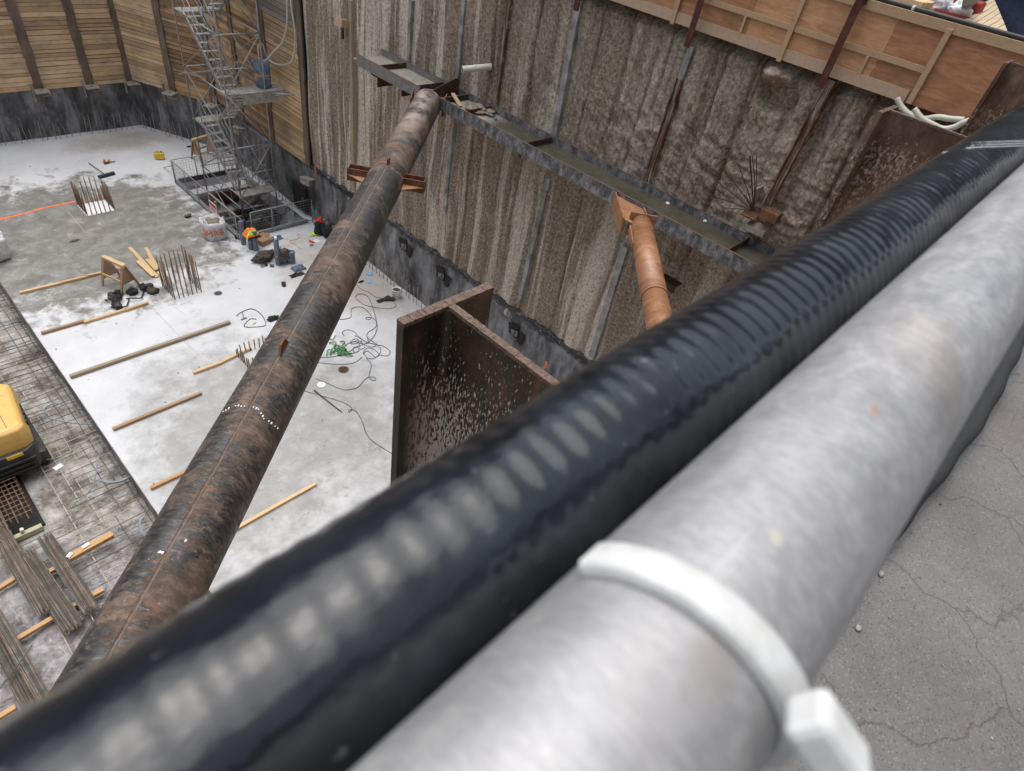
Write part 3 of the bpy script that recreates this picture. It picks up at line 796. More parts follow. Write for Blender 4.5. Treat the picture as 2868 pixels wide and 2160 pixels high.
# ---- timber lagging walls
def lagging(name, a, b, piles, z0, ztop, label, mats, brk=True, seed=1, pw=0.30):
    a, b = Vector(a), Vector(b); L = (b - a).length; d = (b - a) / L
    nn = Vector((-d.y, d.x))
    if nn.dot(Vector((3, 18)) - a) < 0: nn = -nn
    t = thing(name, label, 'wall', (a.x, a.y, z0))
    r = random.Random(seed)
    ang = math.atan2(d.y, d.x)
    edges = [0] + list(piles) + [L]
    for k in range(len(edges) - 1):
        u0, u1 = edges[k], edges[k + 1]
        if u1 - u0 < 0.1: continue
        mb = MB(); z = z0
        while z < ztop:
            hgt = r.choice((0.14, 0.16, 0.19, 0.21))
            c = a + d * ((u0 + u1) / 2) - nn * (0.06 + r.uniform(-0.01, 0.012))
            mt = r.random()
            mb.box((c.x, c.y, z + hgt / 2), (u1 - u0, 0.09, hgt - r.choice((0.010, .014, .018, 0.022, .036))), ang, mt, r.uniform(-0.006, 0.006), r.uniform(-0.05, 0.05))
            z += hgt
        o = obj('lagging_bay', mb, M[mats[k % len(mats)]], t)
        c = a + d * ((u0 + u1) / 2) - nn * 0.16
        obj('dark_backing', MB().box((c.x, c.y, (z0 + ztop) / 2), (u1 - u0, 0.06, ztop - z0), ang), M['dark_void'], t)  # near-black sheet so the gaps between boards read as shaded
    for u in piles:
        p = a + d * u
        mb = MB(); c = p + nn * 0.02
        mb.box((c.x, c.y, (z0 + ztop) / 2), (pw, 0.03, ztop - z0), ang)
        c = p - nn * 0.06; mb.box((c.x, c.y, (z0 + ztop) / 2), (0.03, 0.14, ztop - z0), ang)
        # clinging soil along the flange edges
        zz = z0
        while zz < ztop:
            hh = r.uniform(0.15, 0.5)
            for sgn in (-1, 1):
                c = p + d * sgn * (pw / 2 - r.uniform(-0.02, .03)) + nn * 0.03
                mb.box((c.x, c.y, zz + hh / 2), (r.uniform(0.03, 0.09), 0.03, hh), ang + r.uniform(-.1, .1), r.random())
            zz += hh
        obj('soldier_pile', mb, M['soldier'], t)
        if brk:
            mb = MB(); c = p + nn * 0.22
            mb.box((c.x, c.y, z0 + 0.02), (0.55, 0.42, 0.05), ang, 0.5, 0.0, 0.12)
            c2 = p - d * 0.32 + nn * 0.2; mb.box((c2.x, c2.y, z0 - 0.02), (0.04, 0.12, 0.75), ang)
            mb.tube([(c.x, c.y, z0 + 0.03), (c.x, c.y, z0 + 0.11)], 0.05, 10)
            obj('pile_bracket', mb, M['bracket'], t)
            c3 = p + nn * 0.2 + d * 0.16
            obj('timber_wedge', MB().box((c3.x, c3.y, z0 - 0.16), (0.34, 0.12, 0.07), ang + 0.3), M['timber_old'], t)
    return t
n = NB('soldier_pile_steel')
f = n.noise(n.vec((1, 1, 0.5), world=True), 2.2, 7, 0.7)
c = n.ramp(f, [(0.3, (0.09, 0.07, 0.055)), (0.55, (0.19, 0.145, 0.11)), (0.75, (0.30, 0.23, 0.17))])
n.bump(n.noise(n.vec(world=True), 14, 5), 0.5, 0.03)
M['soldier'] = n.out(c, 0.85)
plain('bracket', (0.33, 0.30, 0.26), 0.75, 0.1, 0.3, 5)
lagging('timber_shoring_wall', (-14, 33.75), (10.55, 33.75), [1.0 + 1.98 * i for i in range(12)] + [24.52], 2.05, 11.9, 'tan horizontal plank shoring wall with soil-caked steel piles, at the far end', ['lagging'], seed=2)
lagging('timber_shoring_wall', (10.58, 33.7), (12.62, 29.55), [2.28, 4.5], 2.15, 11.9, 'short angled plank shoring wall behind the scaffold stair, brown and stained', ['lagging', 'lagging_stained', 'lagging_stained'], seed=5, pw=0.30)
lagging('timber_shoring_wall', (12.66, 29.5), (12.66, 21.8), [2.35, 4.93, 7.62], 2.35, 11.9, 'dark stained and weathered plank shoring wall between scaffold stair and rough wall', ['lagging_stained', 'lagging_stained', 'lagging', 'lagging'], brk=False, seed=9, pw=0.26)
# weathered upper planks on the right stretch (behind the white hose)
mb = MB(); r = random.Random(12); z = 7.3
while z < 11.8:
    hgt = 0.19; c_ = r.uniform(-.01, .01)
    mb.box((12.60 + c_, 23.2, z + hgt / 2), (0.05, 2.35, hgt - 0.02), 0, r.random(), 0, 0); z += hgt
obj('plank_patch', mb, M['lagging_grey'], None, 'weathered grey upper plank facing on the stained shoring wall behind the white hose', 'planks')
lagging('timber_shoring_wall', (-14, 0.45), (13.0, 0.45), [1.5 + 3 * i for i in range(8)], -0.6, 12.0, 'plank shoring wall under the street edge, beneath the guard rail', ['lagging'], brk=False, seed=21)
lagging('timber_shoring_wall', (-14, 0.5), (-14, 33.7), [1.5 + 3 * i for i in range(11)], -0.6, 12.0, 'plank shoring wall on the left side of the pit, beyond the excavator', ['lagging'], brk=False, seed=22)
# brackets on the right lagging foot
for (px, py, s) in ((668, 358, 1), (862, 500, 1)):
    p = WX(px, py, 12.45)
    t = thing('pile_bracket', 'folded steel plate bracket at the foot of the shoring wall, ' + ('behind the scaffold stair' if px < 700 else 'beside the black opening'), 'bracket', p)
    obj('angle_plate', MB().box(p, (0.40, 0.5, 0.04), 0.3, .5, 0.25).box(p + V(-.16, 0, -.12), (0.03, 0.45, 0.22), 0.3), M['bracket'], t)

# ---- stair opening below the slab
mb = MB(); cx, cy = (HX0 + HX1) / 2, (HY0 + HY1) / 2
mb.box((cx, cy, -2.6), (HX1 - HX0, HY1 - HY0, 0.1))
obj('stair_pit_floor', MB().box((cx, cy, -2.52), (HX1 - HX0 - .02, HY1 - HY0 - .02, .06)), M['dark_void'], kind='structure')  # floor coloured near-black for the shade deep in the opening
for (x, y, sx, sy) in ((HX0 - .06, cy, .12, HY1 - HY0 + .3), (HX1 + .06, cy, .12, HY1 - HY0 + .3), (cx, HY0 - .06, HX1 - HX0, .12), (cx, HY1 + .06, HX1 - HX0, .12)):
    mb.box((x, y, -1.68), (sx, sy, 1.85))
obj('stair_pit', mb, M['membrane'], kind='structure')
t = thing('timber_ledge', 'broad dusty ledge of boards along the far side of the stair opening', 'ledge', (10.6, 26.6, -0.3))
obj('ledge_slab', MB().box((10.9, 26.75, -0.34), (2.7, 0.5, 0.12)), M['slab'], t)
obj('edge_board', MB().box((10.9, 26.44, -0.62), (2.7, 0.06, 0.45)), M['rust'], t)
for k in range(4):
    p = (10.95, 25.9 - k * 0.42, -1.1 - 0.12 * k)
    obj('timber_beam', MB().box(p, (2.6, 0.13, 0.13), 0.03 * (k - 2), .5), M['timber_old'], None, 'old timber beam across the stair opening, number %d from the far side' % (k + 1) if False else ['old timber beam across the stair opening nearest its far ledge', 'old timber beam across the stair opening, second from the far ledge', 'old timber beam across the stair opening, third from the far ledge', 'old timber beam across the stair opening, nearest the camera'][k], 'timber', 'timber beams across the stair opening')
t = thing('kick_board', 'grey toe board frame round the stair opening at slab level', 'toe board', (HX0, HY0, 0))
obj('edge_beam', MB().box((HX0 - .05, cy, 0.06), (0.13, HY1 - HY0 + .2, 0.12)), M['grey_board'], t)
obj('edge_beam', MB().box((cx, HY0 - .05, 0.08), (HX1 - HX0, 0.10, 0.16)), M['grey_board'], t)
obj('edge_beam', MB().box((cx, HY1 + .05, 0.10), (HX1 - HX0, 0.08, 0.20)), M['machine_grey'], t)
# sloping tarpaulin/soil inside the opening at right
obj('black_sheeting', MB().add([(12.35, 21.9, 0.05), (12.35, 23.3, 0.05), (10.7, 22.9, -2.0), (11.5, 21.85, -0.3)], [(0, 1, 2, 3)]).add([(12.30, 21.9, 0.0), (12.3, 23.3, 0.0), (10.7, 22.9, -2.05), (11.5, 21.85, -0.35)], [(3, 2, 1, 0)]), M['membrane'], None, 'grey sheeting sloping into the stair opening behind its near fence', 'sheeting')

# ---- plywood hoarding on top of the right wall
HP = 12.60
th = thing('plywood_hoarding', 'orange-brown plywood edge hoarding with timber studs on top of the right wall', 'hoarding', (HP, 6, 11.2))
zb, zt = 11.24, 12.40
y = 0.9; k = 0
while y < 18:
    obj('plywood_sheet', MB().box((HP + .012, y + 1.22, (zb + zt) / 2), (0.018, 2.43, zt - zb), 0, rnd.random()), M['plywood'], th); y += 2.44
obj('top_plate', MB().box((HP - .02, 9, zt - .05), (0.045, 17, 0.10)).box((HP + .03, 9, zt + .02), (0.14, 17, 0.04)), M['stud_timber'], th)
zm = WX(2530, 178, HP - .03).z
obj('mid_rail', MB().box((HP - .025, 4.9, zm), (0.05, 4.6, 0.09)), M['stud_timber'], th)
obj('mid_rail', MB().box((HP - .025, 12.6, zm + .01), (0.05, 10.8, 0.08)), M['timber_brown'], th)
bb0 = WX(2540, 270, HP - .02)
obj('bottom_board', MB().box((HP - .02, (bb0.y + 18) / 2, zb + .09), (0.04, 18 - bb0.y, 0.19)), M['bottom_board'], th)
for (a, b) in (((2660, 80), (2545, 290)), ((2250, -5), (2180, 172)), ((1900, 0), (1882, 67))):
    pa, pb = WX(*a, HP - .06), WX(*b, HP - .06)
    obj('long_stud', MB().bar(V(HP - .065, pb.y, zt - .04), V(HP - .065, pb.y, pb.z), .09, .04, .5, (1, 0, 0)), M['stud_timber'], th)
for (a, b) in (((2445, 138), (2408, 205)), ((2098, 28), (2073, 92)), ((1788, 28), (1782, 62)), ):
    pb = WX(*b, HP - .03)
    obj('short_stud', MB().bar(V(HP - .03, pb.y, zm - .04), V(HP - .03, pb.y, zb + .18), .05, .04, .5, (1, 0, 0)), M['stud_timber'], th)
pb = WX(1695, 28, HP)
# dark red steel posts carrying on up from the flush piles
for (a, b, lab) in (((2430, 15), (2300, 245), 'dark red steel post in front of the hoarding, the nearer one'), ((1985, 0), (1928, 132), 'dark red steel post in front of the hoarding, the middle one'), ((1625, -40), (1618, 30), 'dark red steel post near the top edge of the rough wall, the farthest one')):
    pb = WX(*b, 12.45); pa = WX(*a, 12.45)
    t = thing('steel_post', lab, 'post', (12.45, pb.y, pb.z), 'dark red steel posts')
    mb = MB().box((12.42, pb.y, (pb.z + 12.5) / 2), (0.10, 0.018, 12.5 - pb.z)).box((12.37, pb.y, (pb.z + 12.5) / 2), (0.015, 0.13, 12.5 - pb.z))
    obj('post_web', mb, M['red_primer'], t)
    obj('head_plate', MB().box((12.46, pb.y, 12.42), (0.16, 0.14, 0.12)), M['red_primer'], t)
# black pipe along the top of the hoarding
pts = []
for (px, py) in ((2360, -12), (2440, 8), (2552, 38), (2640, 66), (2720, 95), (2868, 134), (2990, 170)):
    d = WX(px, py, HP + .05); pts.append((HP + .05, d.y, zt + .075))
obj('black_pipe', MB().tube(smooth_path(pts, 5), 0.036, 12), M['dark_rubber'], None, 'long black pipe lying along the top of the plywood hoarding', 'pipe')
q = WX(2552, 37, HP + .05)
obj('cable_tie', MB().tube([(HP + .05, q.y - .02, zt + .075), (HP + .05, q.y + .02, zt + .075)], 0.041, 12), M['nylon'], None, 'white cable tie round the black pipe on the hoarding', 'cable tie')

plain('slat_wood', (0.47, 0.37, 0.25), 0.75, 0, 0.25, 4)
# ---- things stored in the yard behind the hoarding
def yard(px, py, h): return F(px, py, GR + h)
p = yard(2586, 8, .62)      # near top corner of the lumber stack
t = thing('lumber_stack', 'stack of pale sawn lumber on bearers behind the hoarding, at the top edge', 'lumber', (p.x, p.y, GR))
for k in range(3):
    for j in range(6):
        obj('plank', MB().box((p.x + .1 + j * 0.17, p.y + 1.8 + rnd.uniform(-.06, .06), GR + .57 - k * .12), (0.16, 3.6, 0.10), 0, rnd.random()), M['timber'], t)
for k in (0, 1, 2, 3): obj('bearer', MB().box((p.x + .5, p.y + .25 + k * .9, GR + .14), (1.2, 0.12, 0.26)), M['timber_old'], t)
p = yard(2650, 48, .12)
t = thing('wrapped_goods', 'plastic-wrapped bundles on a red pallet behind the hoarding', 'pallet', (p.x, p.y, GR))
obj('red_pallet', MB().box((p.x + .55, p.y + .05, GR + .06), (1.2, 1.5, 0.12)).box((p.x - .03, p.y + .05, GR + .17), (0.06, 1.5, 0.16)), M['pallet_red'], t)
obj('wrapped_load', MB().lump((p.x + .35, p.y + .42, GR + .34), (0.34, 0.30, 0.30), 3, .35, 4), M['white_sheet'], t)
obj('wrapped_load', MB().lump((p.x + .25, p.y - .18, GR + .28), (0.28, 0.30, 0.24), 5, .35, 4), M['white_sheet'], t)
obj('red_bundle', MB().box((p.x + .95, p.y + .1, GR + .35), (.5, 1.3, .45)), M['pallet_red'], t, bevel=.04)
p = yard(2667, 58, .0)
obj('marker_post', MB().tube([(p.x, p.y, GR), (p.x - .0, p.y, GR + 1.4)], 0.035, 10), M['pvc_white'], None, 'slim white post standing behind the hoarding beside the plank pallet', 'post')
a0, a1, a2, a3 = yard(2690, 44, .05), yard(2722, 34, .05), yard(2742, -6, 0.75), yard(2700, -8, .75)
obj('grey_sheet', MB().plate([a0, a1, a2, a3], .05), M['grey_board'], None, 'weathered grey board leaning behind the plank pallet', 'board')
c0, c1, c2, c3 = yard(2668, 62, .10), yard(2782, -6, .50), yard(2832, 112, .50), yard(2748, 150, .10)
t = thing('plank_pallet', 'pale slatted timber pallet tilted behind the hoarding', 'pallet', c0)
N = 8
for k in range(N):
    b0 = c0.lerp(c3, k / N); b1 = c0.lerp(c3, (k + .88) / N); d0 = c1.lerp(c2, k / N); d1 = c1.lerp(c2, (k + .88) / N)
    obj('slat', MB().plate([b0, b1, d1, d0], .03, rnd.random()), M['slat_wood'], t)
for f_ in (.15, .85):
    obj('bearer', MB().bar(c0.lerp(c1, f_) - V(0, 0, .07), c3.lerp(c2, f_) - V(0, 0, .07), .09, .09), M['timber'], t)
e0, e1, e2, e3 = yard(2770, -10, .42), yard(2980, 5, .42), yard(3000, 190, .30), yard(2838, 118, .30)
mb = MB(); vs = []; fs = []
for i in range(31):
    for j in range(31):
        u, v = i / 30, j / 30
        q = e0.lerp(e1, u).lerp(e3.lerp(e2, u), v)
        e = min(1, min(i, 30 - i, j, 30 - j) / 2.0)
        hz = .12 + .10 * noise.noise(q * 1.4) + .05 * noise.noise(q * 4)
        vs.append((q.x, q.y, GR + .01 + (q.z - GR - .01 + hz) * e))
for i in range(30):
    for j in range(30):
        e = i * 31 + j; fs.append((e, e + 1, e + 32, e + 31))
mb.add(vs, fs, .5, True)
obj('navy_tarpaulin', mb, M['tarp_navy'], None, 'navy tarpaulin over a heap behind the hoarding, in the top right corner', 'tarpaulin')

# ================================================================== STEEL
# ---- waler on its side along the right wall
WZT, WZB = 8.05, 7.74
wy0, wy1 = 1.0, 16.75
tw = thing('steel_waler', 'long steel beam on its side holding puddled mud, along the rough right wall', 'beam', (11.5, 9, 7.74))
for (x, nm, ya, yb) in ((11.50, 'front_flange', wy0, 13.05), (11.50, 'front_flange', 13.78, wy1), (12.56, 'back_flange', wy0, wy1 + .25)):
    obj(nm, MB().box((x, (ya + yb) / 2, (WZT + WZB) / 2), (0.035, yb - ya, WZT - WZB)), M['waler'], tw)
    obj('rusty_edge', MB().box((x, (ya + yb) / 2, WZT + .003), (0.037, yb - ya, 0.008)), M['cut_edge'], tw)
obj('front_flange', MB().box((11.50, 13.415, (WZT + WZB) / 2 - .04), (0.03, 0.73, WZT - WZB - .08)), M['rust_dark'], tw)
obj('web_plate', MB().box((12.03, (wy0 + wy1 + .2) / 2, 7.86), (1.03, wy1 - wy0 + .2, 0.03)), M['waler_mud'], tw)
for (px, py) in ((1105, 181), (1205, 237), (1275, 272), (1345, 305), (1515, 393), (2058, 690), (1760, 540)):
    p = F(px, py, 8.0)
    if px == 1760: continue
    obj('stiffener', MB().box((12.03, p.y, 7.945), (1.02, 0.022, 0.15)), M['rust_dark'], tw)
obj('seat_bracket', MB().box((12.2, 14.6 + .55, 7.62), (0.7, 0.30, 0.04)).box((12.2, 14.6 + .42, 7.50), (0.7, 0.03, 0.26)), M['rust_dark'], tw)
p = WX(1072, 222, 11.9)
obj('seat_bracket', MB().box((12.1, 16.0, 7.66), (1.0, 0.36, 0.05)).box((12.1, 15.85, 7.52), (1.0, 0.04, 0.26)), M['rust_dark'], tw)
# mud lumps and scraps in the trough
obj('mud_heap', MB().lump((12.25, 12.15, 7.90), (0.25, 0.45, 0.10), 4, .6, 4, 7.86), M['rubble'], None, 'low heap of grey mud clods in the waler trough', 'mud')
a, b = F(1268, 262, 8.06), F(1290, 298, 7.9)
obj('timber_offcut', MB().bar(a, b, .11, .03), M['bottom_board'], None, 'short plank offcut leaning in the waler trough beside the brown strut head', 'offcut')
a, b = WX(1233, 300, 11.42), WX(1220, 327, 11.42)
obj('timber_stick', MB().bar(a, b, .05, .03), M['timber'], None, 'thin pale timber stick hanging below the brown strut head', 'stick')
for i, (px, py) in enumerate(((1387, 333), (1508, 402), (1870, 570), (1975, 620))):
    p = F(px, py, 7.9)
    obj('litter_scrap', MB().lump(p, (.05, .05, .03), i + 2, .4, 2), M['white_sheet' if i else 'blue_cloth'], None, ['small blue scrap in the dry part of the waler trough', 'white paper scrap beside a stiffener in the waler trough', 'pale scrap in the wet waler trough above the orange strut', 'white scrap in the wet waler trough near the rebar tuft'][i], 'litter')

# ---- the big brown strut
AX = V(.7564, .6541, 0).normalized(); NX = V(-AX.y, AX.x, 0)
SZ = H - 5.62
def on_strut(X, P0=(5, 7.73)):
    return V(X, P0[1] + (X - P0[0]) * AX.y / AX.x, SZ)
def strut(name, label, P0, X0, X1, r, m, origin):
    t = bpy.data.objects.new(name, None); C.objects.link(t)
    t['label'] = label; t['category'] = 'strut'
    t.location = origin; t.rotation_euler = (0, 0, math.atan2(AX.y, AX.x))
    return t
def local_obj(name, mb, m, parent):
    me = bpy.data.meshes.new(name); me.from_pydata(mb.v, [], mb.f)
    a = me.attributes.new('tone', 'FLOAT', 'FACE'); a.data.foreach_set('value', mb.t)
    me.polygons.foreach_set('use_smooth', mb.sm); me.materials.append(m)
    o = bpy.data.objects.new(name, me); C.objects.link(o); o.parent = parent
    return o
S0 = on_strut(5)
ts = strut('pipe_strut', 'huge brown pipe strut with flaking black coating, crossing the pit to the waler', None, 0, 0, .37, None, S0)
L1 = (on_strut(11.22) - S0).length; L0 = -(S0 - on_strut(-3.3)).length
RS = 0.370
mb = MB(); N = 260; n_ = 64; vs = []; fs = []
for i in range(N + 1):
    x = L0 + (L1 - L0) * i / N
    for k in range(n_):
        a = 2 * PI * k / n_
        rr_ = RS + 0.003 * noise.noise(Vector((x * 2, math.cos(a) * 2, math.sin(a) * 2)))
        vs.append((x, rr_ * math.cos(a), rr_ * math.sin(a)))
for i in range(N):
    for k in range(n_):
        k2 = (k + 1) % n_
        fs.append((i * n_ + k, (i + 1) * n_ + k, (i + 1) * n_ + k2, i * n_ + k2))
mb.add(vs, fs, .5, True)
local_obj('pipe', mb, M['strut'], ts)
def seam(x0, x1, ang, w_=.02, h_=.008, m='rust_dark', nm='weld_seam'):
    mb = MB(); N = int(abs(x1 - x0) / .12) + 2; vs = []; fs = []
    for i in range(N + 1):
        x = x0 + (x1 - x0) * i / N
        j = 0.01 * noise.noise(Vector((x * 3, ang, 0)))
        for da, rr_ in ((-w_ / RS / 2, RS - .002), (0, RS + h_), (w_ / RS / 2, RS - .002)):
            a = ang + da + j
            vs.append((x, rr_ * math.cos(a), rr_ * math.sin(a)))
    for i in range(N):
        for k in range(2):
            fs.append((i * 3 + k, (i + 1) * 3 + k, (i + 1) * 3 + k + 1, i * 3 + k + 1))
    mb.add(vs, fs, .5, True)
    return local_obj(nm, mb, M[m], ts)
plain('seam_tan', (0.14, 0.095, 0.07), 0.7, 0, 0.35, 6)
xsp = (on_strut(7.5) - S0).length
sa = math.radians(98)
seam(L0, xsp, sa, .022, .010, 'seam_tan'); seam(L0, xsp, sa - .07, .012, .004, 'rust_dark')
seam(-0.2, xsp - .4, sa - .30, .016, .005, 'seam_tan')
seam(xsp, xsp + .75, math.radians(38), .03, .018, 'rust')
def ringseam(x, a0, a1, m='rust', w_=.04, h_=.02, slope=0.0):
    mb = MB(); N = 40; vs = []; fs = []
    for i in range(N + 1):
        a = a0 + (a1 - a0) * i / N; xx = x + slope * i / N
        for dx, rr_ in ((-w_ / 2, RS - .002), (0, RS + h_), (w_ / 2, RS - .002)):
            vs.append((xx + dx, rr_ * math.cos(a), rr_ * math.sin(a)))
    for i in range(N):
        for k in range(2): fs.append((i * 3 + k, i * 3 + k + 1, (i + 1) * 3 + k + 1, (i + 1) * 3 + k))
    mb.add(vs, fs, .5, True); return local_obj('weld_ring', mb, M[m], ts)
ringseam(xsp, math.radians(38), math.radians(170)); ringseam(xsp + .75, math.radians(-40), math.radians(170)); ringseam(xsp + .38, math.radians(-30), math.radians(38), 'rust', .03, .015)
# splice beam stubs
for sgn in (-1, 1):
    y0, y1 = sgn * (RS - .06), sgn * 0.80
    yc, yl = (y0 + y1) / 2, abs(y1 - y0)
    mb = MB(); mb.box((xsp + .12, yc, -.02), (0.02, yl, 0.26)); mb.box((xsp - .10, yc, -.02), (0.02, yl, 0.26)); mb.box((xsp + .01, yc, -.02), (0.20, yl, 0.02)); mb.box((xsp + .01, sgn * .79, -.02), (0.24, 0.015, 0.24))
    local_obj('splice_beam', mb, M['rust'], ts)
    g_ = MB().prism([(xsp - .11, sgn * .78), (xsp - .11, sgn * .30), (xsp - .42, sgn * .30)], -.04, -.02)
    local_obj('gusset', g_, M['orange_plate'], ts)
local_obj('lifting_lug', MB().box((xsp - .12, RS * math.cos(sa), RS + .05), (0.16, 0.03, 0.14)), M['rust'], ts)
xl = (on_strut(3.6) - S0).length * -1
lp = F(772, 975, SZ + RS); xl = (lp - S0).dot(AX)
local_obj('lifting_lug', MB().add([(xl - .16, RS * math.cos(sa) + s, RS - .01) for s in (-.015, .015)] + [(xl + .16, RS * math.cos(sa) + s, RS - .01) for s in (-.015, .015)] + [(xl + .07, RS * math.cos(sa) + s, RS + .13) for s in (-.015, .015)] + [(xl - .07, RS * math.cos(sa) + s, RS + .13) for s in (-.015, .015)],
           [(0, 2, 4, 6), (1, 7, 5, 3), (0, 6, 7, 1), (6, 4, 5, 7), (4, 2, 3, 5)]), M['rust'], ts)
# dabs of pale paint
def hit_strut(px, py):
    d = ray(px, py); o_ = V(0, 0, H) - S0
    dp = d - AX * d.dot(AX); op = o_ - AX * o_.dot(AX)
    A_, B_, C_ = dp.dot(dp), 2 * dp.dot(op), op.dot(op) - (RS + .001) ** 2
    D_ = B_ * B_ - 4 * A_ * C_
    if D_ < 0: return None
    q = o_ + d * ((-B_ - math.sqrt(D_)) / (2 * A_))
    return V(q.dot(AX), q.dot(NX), q.z)
for k_, (px, py) in enumerate(((625, 1153), (633, 1149), (641, 1144), (660, 1137), (668, 1136), (676, 1138), (684, 1138), (710, 1141), (718, 1144), (724, 1147), (731, 1158), (736, 1166), (739, 1173), (753, 1180), (760, 1186), (770, 1194), (778, 1200), (520, 1515), (448, 1546), (455, 1548))):
    q = hit_strut(px, py)
    if q: local_obj('paint_dab', MB().lump(q, (.016 if k_ > 16 else .009 + .005 * (k_ % 3), .014 if k_ > 16 else .008, .006), k_, .7, 2), M['paper_white'], ts)
# strut head: seat and gusset on the waler
hd = on_strut(11.25)
t = thing('strut_seat', 'dark steel seat with upright gusset joining the brown strut to the waler', 'bracket', hd)
a, b, c_ = F(1213, 257, 8.02), F(1280, 216, 8.02), F(1212, 257, 8.4)
u0, u1 = F(1214, 256, 8.06), F(1285, 256, 7.9)
ty_ = u0.y
obj('gusset_plate', MB().plate([V(11.52, ty_, 7.88), V(12.53, ty_, 7.88), V(12.53, ty_, WX(1282, 216, 12.53).z), V(12.36, ty_, WX(1266, 217, 12.36).z), V(11.52, ty_, 8.07)], .03), M['rust_dark'], t)
obj('side_plate', MB().plate([hd + NX * .46 + V(.25, .2, .26), hd + NX * .40 - AX * .35 + V(0, 0, .16), hd + NX * .40 - AX * .35 - V(0, 0, .3), hd + NX * .46 + V(.25, .2, -.3)], .03), M['rust'], t)
obj('side_plate', MB().plate([hd - NX * .44 + V(.25, .2, .22), hd - NX * .40 - AX * .02 + V(0, 0, .10), hd - NX * .40 - AX * .02 - V(0, 0, .3), hd - NX * .44 + V(.25, .2, -.3)], .03), M['rust'], t)

# ---- orange strut
P2 = (9.5, 4.50)
S2 = on_strut(9.5, P2)
R2 = 0.235
t2 = strut('pipe_strut', 'smaller orange primed pipe strut meeting the waler at right, wet and glossy', None, 0, 0, 0, None, S2)
l1 = (on_strut(10.95, P2) - S2).length; l0 = -(S2 - on_strut(6.05, P2)).length
xs = (F(1846, 808, SZ + .2) - S2).dot(AX)
mb = MB().tube([(l0, 0, 0), (xs, 0, 0)], R2 - .006, 40); local_obj('pipe', mb, M['orange_strut'], t2)
mb = MB().tube([(xs, 0, 0), (l1, 0, 0)], R2 + .004, 40); local_obj('outer_sleeve', mb, M['orange_strut'], t2)
local_obj('weld_ring', MB().tube([(xs - .02, 0, 0), (xs + .02, 0, 0)], R2 + .012, 40), M['orange_plate'], t2)
local_obj('side_fin', MB().box((l1 - .55, R2 + .02, 0.0), (0.75, 0.02, 0.12)), M['orange_plate'], t2)
hs_ = thing('strut_seat', 'bright orange wedge bracket joining the orange strut to the waler', 'bracket', on_strut(11.1, P2))
zz = 7.97
pl_ = [F(1731, 548, zz), F(1803, 583, zz), F(1819, 622, zz), F(1800, 640, zz), F(1745, 612, zz)]
pl_[0].x = min(pl_[0].x, 11.48); pl_[1].x = min(pl_[1].x, 11.48)
obj('top_plate', MB().prism([(p.x, p.y) for p in pl_], zz - .02, zz), M['orange_plate'], hs_)
a, b = F(1725, 538, 8.03), F(1747, 610, 8.0)
a.x = min(a.x, 11.48)
obj('side_plate', MB().plate([a, b, b - V(.06, .05, .36), a - V(0, 0, .34)], .03), M['orange_plate'], hs_)
a, b = F(1804, 580, 8.03), F(1820, 622, 8.0); a.x = min(a.x, 11.48)
obj('side_plate', MB().plate([a, b, b - V(0, 0, .3), a - V(0, 0, .3)], .03), M['orange_plate'], hs_)
obj('end_plate', MB().box(on_strut(10.97, P2) , (0.03, .55, .52), math.atan2(AX.y, AX.x)), M['orange_plate'], hs_)
# steel clip on the wall right of the orange strut
p = WX(1885, 770, 12.55)
t = thing('wall_clip', 'dark steel angle clip with white edge on the wall beside the orange strut', 'bracket', p)
obj('angle_leg', MB().box(p + V(-.15, -.05, -.08), (0.3, 0.5, 0.02)).box(p + V(-.28, -.05, -.16), (0.02, 0.5, 0.2)), M['rust_dark'], t)
obj('white_tag', MB().box(p + V(-.15, .24, -.02), (0.22, 0.06, 0.03)), M['paper_white'], t)

